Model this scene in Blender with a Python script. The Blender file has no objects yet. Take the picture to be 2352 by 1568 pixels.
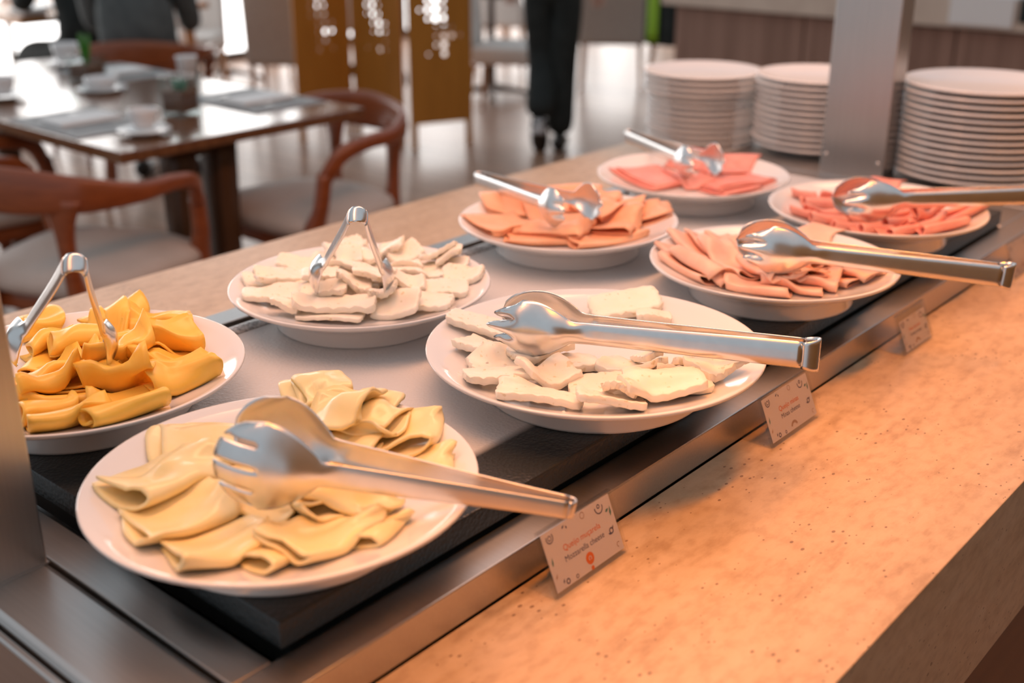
import bpy, bmesh, math, random
import numpy as np
from mathutils import Vector, Matrix, Quaternion
SC = bpy.context.scene
COL = SC.collection
PI = math.pi
R = math.radians

# ------------------------------------------------------------------ camera
cam_d = bpy.data.cameras.new('camera')
cam = bpy.data.objects.new('camera', cam_d)
COL.objects.link(cam)
SC.camera = cam
CAM_Z = 1.43
cam.location = (0, 0, CAM_Z)
_p, _y = R(21.916), R(-40.85)
_fw = Vector((math.cos(_p)*math.sin(_y), math.cos(_p)*math.cos(_y), -math.sin(_p)))
cam.rotation_euler = _fw.to_track_quat('-Z', 'Y').to_euler()
cam_d.sensor_width = 36.0
cam_d.lens = 2643.85/2352*36.0
cam_d.clip_start = 0.02
cam_d.clip_end = 100
cam_d.dof.use_dof = True
cam_d.dof.focus_distance = 1.22
cam_d.dof.aperture_fstop = 3.1

# ------------------------------------------------------------------ world, light, exposure
W = bpy.data.worlds.new('world')
SC.world = W
W.use_nodes = True
W.node_tree.nodes['Background'].inputs[0].default_value = (0.80, 0.91, 1.0, 1)
W.node_tree.nodes['Background'].inputs[1].default_value = 0.66

def area(name, loc, sx, sy, col, power, spread=180, rot=(0, 0, 0)):
    l = bpy.data.lights.new(name, 'AREA')
    l.shape = 'RECTANGLE'
    l.size, l.size_y = sx, sy
    l.color = col
    l.energy = power
    l.spread = R(spread)
    o = bpy.data.objects.new(name, l)
    COL.objects.link(o)
    o.location = loc
    o.rotation_euler = rot
    return o
# strip lamps under the buffet gantry: a warm row over the dishes, an amber row over the serving ledge
area('gantry_strip_light_offscreen', (-1.05, 1.45, 2.05), 0.22, 2.9, (1.0, 0.45, 0.24), 27.0, 165)
area('ledge_strip_light_offscreen', (-0.40, 1.25, 1.95), 0.06, 2.6, (1.0, 0.30, 0.004), 5.6, 50)

vs = SC.view_settings
vs.view_transform = 'Standard'
vs.look = 'None'
vs.exposure = -0.22
vs.gamma = 1.0
vs.use_curve_mapping = False

# ------------------------------------------------------------------ materials
def nmat(name):
    m = bpy.data.materials.new(name)
    m.use_nodes = True
    nt = m.node_tree
    return m, nt, nt.nodes['Principled BSDF']

def setp(b, **k):
    for n, v in k.items():
        n = n.replace('_', ' ')
        if n in b.inputs:
            s = b.inputs[n]
            if hasattr(s.default_value, '__len__') and len(s.default_value) == 4 and len(v) == 3:
                v = (*v, 1)
            s.default_value = v

def noise(nt, scale, detail=3, vec=None, stretch=None, coord='Object', rough=.5):
    tc = nt.nodes.new('ShaderNodeTexCoord')
    out = tc.outputs[coord]
    if stretch:
        mp = nt.nodes.new('ShaderNodeMapping')
        mp.inputs['Scale'].default_value = stretch
        nt.links.new(out, mp.inputs[0])
        out = mp.outputs[0]
    n = nt.nodes.new('ShaderNodeTexNoise')
    n.inputs['Scale'].default_value = scale
    n.inputs['Detail'].default_value = detail
    n.inputs['Roughness'].default_value = rough
    nt.links.new(out, n.inputs['Vector'])
    return n

def ramp(nt, src, stops):
    r = nt.nodes.new('ShaderNodeValToRGB')
    el = r.color_ramp.elements
    while len(el) < len(stops):
        el.new(0.5)
    for e, (p, c) in zip(el, stops):
        e.position = p
        e.color = (*c, 1) if len(c) == 3 else c
    nt.links.new(src, r.inputs[0])
    return r

def bump(nt, b, src, strength=.2, dist=.002):
    n = nt.nodes.new('ShaderNodeBump')
    n.inputs['Strength'].default_value = strength
    n.inputs['Distance'].default_value = dist
    nt.links.new(src, n.inputs['Height'])
    nt.links.new(n.outputs[0], b.inputs['Normal'])

MATS = {}
def simple(key, col, rough=.5, metal=0., col2=None, scale=20, stretch=None, bmp=0, bdist=.002, lo=.35, hi=.65, detail=3, **k):
    m, nt, b = nmat(key)
    setp(b, Base_Color=col, Roughness=rough, Metallic=metal, **k)
    if col2 or bmp:
        n = noise(nt, scale, detail, stretch=stretch)
        if col2:
            r = ramp(nt, n.outputs['Fac'], [(lo, col), (hi, col2)])
            nt.links.new(r.outputs[0], b.inputs['Base Color'])
        if bmp:
            bump(nt, b, n.outputs['Fac'], bmp, bdist)
    MATS[key] = m
    return m

def stone_mat():
    m, nt, b = nmat('travertine')
    n1 = noise(nt, 9, 9, stretch=(3.6, .9, 3.6), rough=.70)
    r1 = ramp(nt, n1.outputs['Fac'], [(.30, (.42, .27, .145)), (.48, (.54, .375, .225)), (.70, (.59, .43, .28))])
    n2 = noise(nt, 60, 4, stretch=(1.4, .8, 1.4))
    r2 = ramp(nt, n2.outputs['Fac'], [(.34, (.74, .68, .62)), (.56, (1, 1, 1))])
    mx = nt.nodes.new('ShaderNodeMix')
    mx.data_type = 'RGBA'
    mx.blend_type = 'MULTIPLY'
    mx.inputs[0].default_value = .6
    nt.links.new(r1.outputs[0], mx.inputs[6])
    nt.links.new(r2.outputs[0], mx.inputs[7])
    # small pits of the stone
    tc = nt.nodes.new('ShaderNodeTexCoord')
    mp = nt.nodes.new('ShaderNodeMapping')
    mp.inputs['Scale'].default_value = (1, .6, 1)
    nt.links.new(tc.outputs['Object'], mp.inputs[0])
    v = nt.nodes.new('ShaderNodeTexVoronoi')
    v.inputs['Scale'].default_value = 120
    nt.links.new(mp.outputs[0], v.inputs['Vector'])
    n3 = noise(nt, 16, 3)
    ad = nt.nodes.new('ShaderNodeMath')
    ad.operation = 'MULTIPLY_ADD'
    nt.links.new(n3.outputs['Fac'], ad.inputs[0])
    ad.inputs[1].default_value = -.55
    nt.links.new(v.outputs['Distance'], ad.inputs[2])
    r3 = ramp(nt, ad.outputs[0], [(.0, (.30, .20, .12)), (.03, (1, 1, 1))])
    r3.color_ramp.elements[0].position = -.0
    off = nt.nodes.new('ShaderNodeMath')
    off.operation = 'ADD'
    off.inputs[1].default_value = .195
    nt.links.new(ad.outputs[0], off.inputs[0])
    nt.links.new(off.outputs[0], r3.inputs[0])
    m2 = nt.nodes.new('ShaderNodeMix')
    m2.data_type = 'RGBA'
    m2.blend_type = 'MULTIPLY'
    m2.inputs[0].default_value = .8
    nt.links.new(mx.outputs[2], m2.inputs[6])
    nt.links.new(r3.outputs[0], m2.inputs[7])
    nt.links.new(m2.outputs[2], b.inputs['Base Color'])
    setp(b, Roughness=.34)
    bump(nt, b, n2.outputs['Fac'], .05, .001)
    MATS['stone'] = m

def slab_mat():
    # chilled black plate: bare wet rim, frosted grey field
    m, nt, b = nmat('chilled_plate')
    tc = nt.nodes.new('ShaderNodeTexCoord')
    sep = nt.nodes.new('ShaderNodeSeparateXYZ')
    nt.links.new(tc.outputs['Object'], sep.inputs[0])
    n = noise(nt, 9, 4)
    def edge(sock, a, bb):
        mr = nt.nodes.new('ShaderNodeMapRange')
        mr.inputs[1].default_value, mr.inputs[2].default_value = a, bb
        nt.links.new(sock, mr.inputs[0])
        return mr.outputs[0]
    def mul(s1, s2):
        k = nt.nodes.new('ShaderNodeMath')
        k.operation = 'MULTIPLY'
        nt.links.new(s1, k.inputs[0])
        nt.links.new(s2, k.inputs[1])
        return k.outputs[0]
    fx = edge(sep.outputs[0], .204, .192)         # bare strip along the serving side
    ad = nt.nodes.new('ShaderNodeMath')
    ad.operation = 'MULTIPLY_ADD'
    ad.inputs[1].default_value = .10
    nt.links.new(n.outputs['Fac'], ad.inputs[0])
    nt.links.new(sep.outputs[1], ad.inputs[2])
    fy = edge(ad.outputs[0], -.66, -.62)           # bare strip along the near end
    fz = edge(sep.outputs[2], -.004, -.001)
    fac = mul(mul(fx, fy), fz)
    n2 = noise(nt, 3.0, 5, stretch=(1, .5, 1))
    r2 = ramp(nt, n2.outputs['Fac'], [(.3, (.56, .56, .56)), (.65, (.66, .65, .645))])
    mx = nt.nodes.new('ShaderNodeMix')
    mx.data_type = 'RGBA'
    nt.links.new(fac, mx.inputs[0])
    mx.inputs[6].default_value = (.022, .025, .026, 1)
    nt.links.new(r2.outputs[0], mx.inputs[7])
    nt.links.new(mx.outputs[2], b.inputs['Base Color'])
    rr = nt.nodes.new('ShaderNodeMapRange')
    rr.inputs[3].default_value, rr.inputs[4].default_value = .33, .5
    nt.links.new(fac, rr.inputs[0])
    nt.links.new(rr.outputs[0], b.inputs['Roughness'])
    v = nt.nodes.new('ShaderNodeTexVoronoi')
    v.inputs['Scale'].default_value = 260
    nt.links.new(tc.outputs['Object'], v.inputs['Vector'])
    bump(nt, b, v.outputs['Distance'], .35, .0015)
    MATS['slab'] = m

def steel_mat(key, col, rough, stretch, bm=.06):
    m, nt, b = nmat(key)
    n = noise(nt, 60, 2, stretch=stretch)
    r = ramp(nt, n.outputs['Fac'], [(.3, tuple(c*.93 for c in col)), (.7, col)])
    nt.links.new(r.outputs[0], b.inputs['Base Color'])
    setp(b, Metallic=1., Roughness=rough)
    bump(nt, b, n.outputs['Fac'], bm, .0006)
    MATS[key] = m

def wood_mat(key, c1, c2, rough, stretch, scale=8, coat=0.):
    m, nt, b = nmat(key)
    n = noise(nt, scale, 5, stretch=stretch, rough=.6)
    r = ramp(nt, n.outputs['Fac'], [(.3, c1), (.7, c2)])
    nt.links.new(r.outputs[0], b.inputs['Base Color'])
    setp(b, Roughness=rough, Coat_Weight=coat, Coat_Roughness=.1)
    MATS[key] = m

def clear_mat(key, tint=(.97, .97, .97), gl=.02, ior=1.45):
    m = bpy.data.materials.new(key)
    m.use_nodes = True
    nt = m.node_tree
    nt.nodes.remove(nt.nodes['Principled BSDF'])
    out = nt.nodes['Material Output']
    t = nt.nodes.new('ShaderNodeBsdfTransparent')
    t.inputs[0].default_value = (*tint, 1)
    g = nt.nodes.new('ShaderNodeBsdfGlossy')
    g.inputs['Roughness'].default_value = gl
    lw = nt.nodes.new('ShaderNodeLayerWeight')
    lw.inputs[0].default_value = .5
    f = nt.nodes.new('ShaderNodeMapRange')
    f.inputs[1].default_value, f.inputs[2].default_value = .45, 1.
    f.inputs[3].default_value, f.inputs[4].default_value = .04, .45
    nt.links.new(lw.outputs['Facing'], f.inputs[0])
    mx = nt.nodes.new('ShaderNodeMixShader')
    nt.links.new(f.outputs[0], mx.inputs[0])
    nt.links.new(t.outputs[0], mx.inputs[1])
    nt.links.new(g.outputs[0], mx.inputs[2])
    nt.links.new(mx.outputs[0], out.inputs[0])
    MATS[key] = m

def food_mat(key, c1, c2, scale=25, rough=.32, sss=.15, pits=None, spec=.5):
    m, nt, b = nmat(key)
    n = noise(nt, scale, 4)
    r = ramp(nt, n.outputs['Fac'], [(.3, c1), (.7, c2)])
    src = r.outputs[0]
    if pits:
        n2 = noise(nt, 110, 2)
        r2 = ramp(nt, n2.outputs['Fac'], [(.30, pits), (.36, (1, 1, 1))])
        mx = nt.nodes.new('ShaderNodeMix')
        mx.data_type = 'RGBA'
        mx.blend_type = 'MULTIPLY'
        mx.inputs[0].default_value = .7
        nt.links.new(src, mx.inputs[6])
        nt.links.new(r2.outputs[0], mx.inputs[7])
        src = mx.outputs[2]
    nt.links.new(src, b.inputs['Base Color'])
    setp(b, Roughness=rough, Subsurface_Weight=sss, Subsurface_Radius=(.012, .006, .002), Subsurface_Scale=.6)
    n3 = noise(nt, 140, 3)
    bump(nt, b, n3.outputs['Fac'], .12, .0012)
    MATS[key] = m

def floor_mat():
    m, nt, b = nmat('polished_brown_planks')
    tc = nt.nodes.new('ShaderNodeTexCoord')
    br = nt.nodes.new('ShaderNodeTexBrick')
    br.inputs['Scale'].default_value = 1.0
    br.inputs['Brick Width'].default_value = 1.2
    br.inputs['Row Height'].default_value = .18
    br.inputs['Mortar Size'].default_value = .004
    br.inputs['Color1'].default_value = (.29, .165, .105, 1)
    br.inputs['Color2'].default_value = (.38, .225, .15, 1)
    br.inputs['Mortar'].default_value = (.08, .045, .03, 1)
    nt.links.new(tc.outputs['Object'], br.inputs['Vector'])
    n = noise(nt, 6, 4, stretch=(.5, 6, 1))
    r = ramp(nt, n.outputs['Fac'], [(.3, (.8, .78, .75)), (.7, (1.15, 1.1, 1.1))])
    mx = nt.nodes.new('ShaderNodeMix')
    mx.data_type = 'RGBA'
    mx.blend_type = 'MULTIPLY'
    mx.inputs[0].default_value = 1
    nt.links.new(br.outputs['Color'], mx.inputs[6])
    nt.links.new(r.outputs[0], mx.inputs[7])
    nt.links.new(mx.outputs[2], b.inputs['Base Color'])
    setp(b, Roughness=.30, Specular_IOR_Level=.35)
    MATS['floor'] = m

def emit_mat(key, col, s):
    m, nt, b = nmat(key)
    setp(b, Base_Color=(0, 0, 0), Emission_Color=col, Emission_Strength=s)
    MATS[key] = m

stone_mat(); slab_mat(); floor_mat()
steel_mat('steel', (.56, .545, .53), .33, (.15, 6, 6))
steel_mat('steel_post', (.52, .50, .485), .36, (6, 6, .12))
steel_mat('tong_steel', (.76, .745, .735), .33, (1, 1, 1), .02)
steel_mat('tong_bright', (.76, .745, .735), .25, (1, 1, 1), .02)
simple('ceramic', (.80, .775, .755), .14, coat=.0, Coat_Weight=.3)
simple('ceramic_white', (.78, .77, .765), .16)
simple('rubber_black', (.012, .014, .014), .55)
simple('ice', (.62, .63, .64), .25, col2=(.25, .26, .27), scale=220, bmp=.8, bdist=.004)
food_mat('cheese_yellow', (.98, .53, .06), (1.0, .64, .125), rough=.34)
food_mat('cheese_mozzarella', (.96, .73, .33), (.99, .82, .48), rough=.28)
food_mat('cheese_minas', (.92, .82, .67), (.96, .88, .77), scale=40, rough=.4, pits=(.75, .68, .5))
food_mat('ham_peach', (.93, .40, .21), (.97, .52, .31), rough=.4)
food_mat('ham_pink', (.86, .26, .20), (.92, .38, .30), rough=.4)
food_mat('turkey_pale', (.90, .46, .32), (.96, .62, .47), rough=.4)
food_mat('ham_rose', (.86, .28, .21), (.92, .42, .33), rough=.4)
clear_mat('acrylic')
clear_mat('glass', (.93, .95, .95), .01)
simple('paper', (.70, .60, .56), .6)
simple('ink_orange', (.75, .16, .03), .6)
simple('ink_violet', (.13, .105, .15), .6)
simple('ink_green', (.10, .22, .18), .6)
simple('ink_tan', (.45, .27, .18), .6)
wood_mat('wood_red', (.20, .046, .012), (.32, .08, .022), .32, (2, 2, 14), 6, .2)
wood_mat('wood_table', (.12, .045, .018), (.20, .085, .035), .2, (1, 12, 1), 5, .4)
wood_mat('wood_dark', (.055, .024, .010), (.10, .045, .018), .4, (6, 6, .6), 5)
wood_mat('wood_counter', (.21, .11, .075), (.36, .21, .155), .45, (9, 9, .25), 3)
wood_mat('wood_front', (.10, .04, .012), (.15, .065, .022), .4, (3, .8, 8), 4)
wood_mat('screen_gold', (.46, .175, .022), (.56, .22, .03), .45, (4, 4, .6), 4)
wood_mat('wood_tan', (.38, .15, .035), (.50, .21, .05), .35, (1, 6, 1), 5)
simple('fabric_beige', (.40, .335, .29), .85, col2=(.46, .39, .34), scale=60, bmp=.1)
simple('fabric_white', (.66, .61, .57), .8, col2=(.72, .67, .63), scale=50, bmp=.08)
simple('seat_beige', (.52, .43, .37), .7, col2=(.58, .48, .42), scale=8, bmp=.06)
simple('cloth_grey', (.085, .098, .10), .9, col2=(.12, .135, .135), scale=14, bmp=.25, bdist=.01)
simple('cloth_black', (.010, .014, .013), .85, col2=(.018, .023, .022), scale=18, bmp=.3, bdist=.01)
simple('shoe_black', (.014, .014, .013), .35)
simple('sock_white', (.65, .65, .66), .8)
simple('skin', (.62, .36, .27), .5)
simple('hair', (.03, .018, .012), .6)
simple('lime', (.28, .52, .02), .6)
simple('napkin', (.80, .77, .75), .75)
simple('placemat', (.30, .295, .29), .6, col2=(.36, .35, .345), scale=80)
simple('cutlery', (.25, .25, .25), .3, 1.0)
simple('soil', (.20, .085, .04), .9, col2=(.12, .05, .025), scale=90)
simple('leaf_green', (.05, .22, .02), .5)
simple('leaf_teal', (.12, .30, .22), .5)
simple('wall_paint', (.46, .37, .31), .8, col2=(.48, .39, .33), scale=3)
simple('frame_dark', (.10, .07, .055), .5)
simple('counter_top_beige', (.60, .47, .38), .3, col2=(.66, .53, .43), scale=9)
emit_mat('daylight_pane', (1.0, .97, .95), 5.0)

# ------------------------------------------------------------------ helpers
def link(o, parent=None):
    COL.objects.link(o)
    if parent is not None:
        o.parent = parent
    return o

def mk(name, V, F, mat, parent=None, smooth=False, loc=None):
    me = bpy.data.meshes.new(name)
    me.from_pydata([tuple(v) for v in V], [], F)
    me.materials.append(MATS[mat])
    if smooth:
        me.polygons.foreach_set('use_smooth', [True]*len(me.polygons))
    me.update()
    o = bpy.data.objects.new(name, me)
    link(o, parent)
    if loc is not None:
        o.location = loc
    return o

def tag(o, label, cat, group=None):
    o['label'] = label
    o['category'] = cat
    if group:
        o['group'] = group
    return o

def thing(name, label, cat, loc=(0, 0, 0), rz=0, group=None):
    o = bpy.data.objects.new(name, None)
    o.empty_display_size = .05
    link(o)
    o.location = loc
    o.rotation_euler = (0, 0, rz)
    return tag(o, label, cat, group)

def struct(o):
    o['kind'] = 'structure'
    return o

def dup(src, label=None):
    r = src.copy()
    COL.objects.link(r)
    if label:
        r['label'] = label
    for ch in list(src.children):
        c = ch.copy()
        COL.objects.link(c)
        c.parent = r
        for g in list(ch.children):
            d = g.copy()
            COL.objects.link(d)
            d.parent = c
    return r

def bev(o, w, seg=2):
    m = o.modifiers.new('bevel', 'BEVEL')
    m.width = w
    m.segments = seg
    m.limit_method = 'ANGLE'
    m.angle_limit = R(40)
    return o

def boxgeo(b, V=None, F=None):
    x0, x1, y0, y1, z0, z1 = b
    V = [] if V is None else V
    F = [] if F is None else F
    n = len(V)
    V += [(x0, y0, z0), (x1, y0, z0), (x1, y1, z0), (x0, y1, z0), (x0, y0, z1), (x1, y0, z1), (x1, y1, z1), (x0, y1, z1)]
    F += [tuple(n+i for i in f) for f in ((0, 3, 2, 1), (4, 5, 6, 7), (0, 1, 5, 4), (1, 2, 6, 5), (2, 3, 7, 6), (3, 0, 4, 7))]
    return V, F

def box(name, b, mat, parent=None, bw=0, seg=2):
    """box mesh whose origin is the middle of its base"""
    x0, x1, y0, y1, z0, z1 = b
    cx, cy = (x0+x1)/2, (y0+y1)/2
    V, F = boxgeo((x0-cx, x1-cx, y0-cy, y1-cy, 0, z1-z0))
    o = mk(name, V, F, mat, parent, loc=(cx, cy, z0))
    if bw:
        bev(o, bw, seg)
    return o

def boxes(name, L, mat, parent=None, bw=0):
    V, F = [], []
    for b in L:
        boxgeo(b, V, F)
    o = mk(name, V, F, mat, parent)
    if bw:
        bev(o, bw)
    return o

def lathegeo(prof, n=64, sx=1., sy=1.):
    V, F = [], []
    for r, z in prof:
        for k in range(n):
            a = 2*PI*k/n
            V.append((r*math.cos(a)*sx, r*math.sin(a)*sy, z))
    m = len(prof)
    for i in range(m-1):
        for k in range(n):
            k2 = (k+1) % n
            F.append((i*n+k, i*n+k2, (i+1)*n+k2, (i+1)*n+k))
    return V, F

def lathe(name, prof, mat, parent=None, n=64, loc=None, sx=1., sy=1.):
    V, F = lathegeo(prof, n, sx, sy)
    return mk(name, V, F, mat, parent, True, loc)

def catmull(P, n):
    P = [Vector(p) for p in P]
    Q = []
    for i in range(len(P)-1):
        p0 = P[i-1] if i else P[0]*2-P[1]
        p1, p2 = P[i], P[i+1]
        p3 = P[i+2] if i+2 < len(P) else P[-1]*2-P[-2]
        for k in range(n):
            t = k/n
            Q.append(.5*((2*p1)+(p2-p0)*t+(2*p0-5*p1+4*p2-p3)*t*t+(3*p1-p0-3*p2+p3)*t**3))
    Q.append(P[-1])
    return Q

def sweepgeo(path, secs, sub=6, seg=12, up=(0, 0, 1), sq=2.0):
    """sweep a superellipse (half-width a, half-height b per path point) along a smoothed path"""
    Q = catmull([(*p,) for p in path], sub)
    S = catmull([(a, b, 0) for a, b in secs], sub)
    V, F = [], []
    up = Vector(up)
    m = len(Q)
    for i, q in enumerate(Q):
        t = (Q[min(i+1, m-1)]-Q[max(i-1, 0)]).normalized()
        side = t.cross(up)
        if side.length < 1e-3:
            side = t.cross(Vector((1, 0, 0)))
        side.normalize()
        u2 = side.cross(t).normalized()
        for k in range(seg):
            a = 2*PI*k/seg
            ca, sa = math.cos(a), math.sin(a)
            x = math.copysign(abs(ca)**(2/sq), ca)*S[i][0]
            y = math.copysign(abs(sa)**(2/sq), sa)*S[i][1]
            V.append(q+side*x+u2*y)
    for i in range(m-1):
        for k in range(seg):
            k2 = (k+1) % seg
            F.append((i*seg+k, i*seg+k2, (i+1)*seg+k2, (i+1)*seg+k))
    F.append(tuple(range(seg))[::-1])
    F.append(tuple((m-1)*seg+k for k in range(seg)))
    return V, F

def sweep(name, path, secs, mat, parent=None, **k):
    V, F = sweepgeo(path, secs, **k)
    return mk(name, V, F, mat, parent, True)

def sheetgeo(fn, nu, nv, th):
    P = [[Vector(fn(i/nu, j/nv)) for j in range(nv+1)] for i in range(nu+1)]
    V, F = [], []
    N = []
    for i in range(nu+1):
        row = []
        for j in range(nv+1):
            du = P[min(i+1, nu)][j]-P[max(i-1, 0)][j]
            dv = P[i][min(j+1, nv)]-P[i][max(j-1, 0)]
            n = du.cross(dv)
            row.append(n.normalized() if n.length > 1e-12 else Vector((0, 0, 1)))
        N.append(row)
    for s in (0.5, -0.5):
        for i in range(nu+1):
            for j in range(nv+1):
                # the outline rounds a little so that cut edges catch light
                V.append(P[i][j]+N[i][j]*(th*s))
    K = (nu+1)*(nv+1)
    ix = lambda i, j: i*(nv+1)+j
    for i in range(nu):
        for j in range(nv):
            F.append((ix(i, j), ix(i+1, j), ix(i+1, j+1), ix(i, j+1)))
            F.append((K+ix(i, j), K+ix(i, j+1), K+ix(i+1, j+1), K+ix(i+1, j)))
    for i in range(nu):
        F.append((ix(i, 0), K+ix(i, 0), K+ix(i+1, 0), ix(i+1, 0)))
        F.append((ix(i, nv), ix(i+1, nv), K+ix(i+1, nv), K+ix(i, nv)))
    for j in range(nv):
        F.append((ix(0, j), ix(0, j+1), K+ix(0, j+1), K+ix(0, j)))
        F.append((ix(nu, j), K+ix(nu, j), K+ix(nu, j+1), ix(nu, j+1)))
    return V, F

def smoothstep(a, b, x):
    t = max(0., min(1., (x-a)/(b-a)))
    return t*t*(3-2*t)

# ------------------------------------------------------------------ the room
fl = struct(box('floor', (-12, 4, -3, 14, -.05, 0), 'floor'))
wl = struct(boxes('wall_left', [(-8.45, -8.25, -3, 14, 2.75, 3.2), (-8.45, -8.25, -3, .2, 0, 2.75), (-8.45, -8.25, 12.6, 14, 0, 2.75)], 'wall_paint'))
wr = struct(box('reflection_wall_right', (2.3, 2.45, -3, 9, 0, 3.2), 'wood_tan'))  # unseen tan wall, added to give the steel something warm to reflect
wb = struct(box('wall_back', (-8.25, 4, 12.2, 12.4, 0, 3.2), 'wall_paint'))
for k in range(8):
    y0 = .2+k*1.55
    w = struct(boxes('window_%d' % (k+1), [(-8.36, -8.28, y0, y0+.06, 0, 2.75), (-8.36, -8.28, y0+1.49, y0+1.55, 0, 2.75),
                     (-8.36, -8.28, y0+.06, y0+1.49, 0, .07), (-8.36, -8.28, y0+.06, y0+1.49, 2.69, 2.75),
                     (-8.35, -8.29, y0+.06, y0+1.49, .92, .97), (-8.35, -8.29, y0+.755, y0+.795, .07, 2.69)], 'frame_dark'))
    for zz in ((.07, .92), (.97, 2.69)):
        for yy in ((.06, .755), (.795, 1.49)):
            V, F = boxgeo((-8.325, -8.315, y0+yy[0], y0+yy[1], zz[0], zz[1]))
            mk('pane', V, F, 'daylight_pane', w)

# ------------------------------------------------------------------ buffet counter
ST = .831        # stone top
DK = .87         # steel deck
SL = .90         # chilled plate
base = thing('counter_base', 'dark brown wooden base cabinet under the travertine buffet worktop', 'cabinet', (-.94, 1.6, 0))
def child_box(parent, name, b, mat, bw=0):
    o = box(name, b, mat, parent, bw)
    o.location = Vector(o.location)-parent.location
    return o
child_box(base, 'carcass', (-1.56, -.345, .34, 3.2, .08, .60), 'wood_dark')
child_box(base, 'plinth', (-1.5, -.40, .4, 3.15, 0, .08), 'rubber_black')
for i in range(4):
    child_box(base, 'front_panel', (-.345, -.325, .36+i*.71, 1.06+i*.71, .09, .60), 'wood_front', .002)

V, F = [], []
def run_profile(pts, y0, y1):
    n0, m = len(V), len(pts)
    V.extend([(x, y0, z) for x, z in pts]+[(x, y1, z) for x, z in pts])
    F.extend([(n0+k, n0+(k+1) % m, n0+m+(k+1) % m, n0+m+k) for k in range(m)])
    F.append(tuple(n0+k for k in range(m))[::-1])
    F.append(tuple(n0+m+k for k in range(m)))
run_profile([(-.577, ST), (-.577, ST-.03), (-.327, ST-.03), (-.327, .618), (-.297, .618), (-.297, ST)], .318, 3.3)
run_profile([(-1.612, ST), (-1.612, .618), (-1.582, .618), (-1.582, ST-.03), (-1.292, ST-.03), (-1.292, ST)], .318, 3.3)
boxgeo((-1.292, -.577, 2.95, 3.3, ST-.03, ST), V, F)
boxgeo((-1.582, -.327, 3.27, 3.3, .618, ST-.03), V, F)
top = mk('travertine_worktop', V, F, 'stone')
_b = bmesh.new()
_b.from_mesh(top.data)
bmesh.ops.recalc_face_normals(_b, faces=_b.faces)
_b.to_mesh(top.data)
_b.free()
bev(top, .0012)
tag(top, 'beige travertine worktop of the buffet with tall apron edge', 'worktop')

fr = thing('cold_well_frame', 'brushed stainless steel frame around the chilled buffet plate', 'frame', (-.93, 1.6, ST))
def fbox(name, b, mat='steel', bw=.0015):
    return child_box(fr, name, b, mat, bw)
fbox('serving_rail', (-.618, -.578, .394, 2.9, ST+.0005, DK))
fbox('guest_rail', (-1.29, -1.249, .394, 2.9, ST+.0005, DK))
fbox('end_deck', (-1.249, -.618, .394, .432, ST, DK-.0002))
fbox('end_cover', (-1.29, -.578, .322, .3905, ST+.0005, DK+.0006), 'steel', .006)
fbox('end_panel', (-1.29, -.578, .3125, .3195, .10, DK-.008), 'steel', .002)
fbox('far_deck', (-1.249, -.618, 2.012, 2.155, ST, DK-.0002))
fbox('plate_deck', (-1.249, -.618, 2.159, 2.9, ST, DK+.0005))
fbox('well_floor', (-1.249, -.618, .432, 2.012, .80, .806), 'steel', 0)

slab = box('chilled_plate', (-1.165, -.6185, .442, 2.004, DK+.004, SL), 'slab', None, .002, 2)
# the plate's own origin sits at its top so that the frost reads from there
for v in slab.data.vertices:
    v.co.z -= SL-DK-.004
slab.location.z = SL
tag(slab, 'thick black chilled plate with a frosted grey field under the platters', 'cold plate')
gas = boxes('gasket', [(-.265, .262, -.765, .765, -.060, -.0262)], 'rubber_black', slab)

# ridge of ice along the far edge of the chilled plate
rnd = random.Random(4)
def icefn(a, b):
    return (-1.163+.026*a, .47+1.5*b, SL+.0006+.004*math.sin(PI*a)*(.4+.6*abs(math.sin(37*b*PI+3*math.sin(91*b)+2*a)))) 
V, F = sheetgeo(icefn, 6, 260, .001)
ice = mk('ice_ridge', V, F, 'ice', None, True)
ice['kind'] = 'stuff'
tag(ice, 'crust of glittering ice along the guest side edge of the chilled plate', 'ice')

def post(name, b, label):
    t = thing(name, label, 'post', ((b[0]+b[1])/2, (b[2]+b[3])/2, b[4]))
    child_box(t, 'shaft', b, 'steel_post', .002)
    x0, x1, y0, y1, z0, z1 = b
    child_box(t, 'foot_flange', (x0-.001, x1+.001, y0-.001, y1+.001, z0, z0+.002), 'steel_post')
    for dx, dz in ((x1-.012, .036), (x0+.012, .040)):
        V, F = lathegeo([(0, 0), (.0035, 0), (.003, .0015), (0, .0022)], 12)
        V = [(v[0], -v[2], v[1]) for v in V]
        s = mk('screw', V, [f[::-1] for f in F], 'tong_steel', t, True)
        s.location = (dx-t.location.x, y0-t.location.y, dz)
    return t
post('gantry_post', (-1.008, -.876, .327, .389, DK+.0006, 2.15), 'brushed steel post at the end of the buffet beside the yellow cheese')
post('gantry_post', (-1.043, -.908, 2.17, 2.228, DK+.0005, 2.15), 'brushed steel post standing between the stacks of plates')

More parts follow.
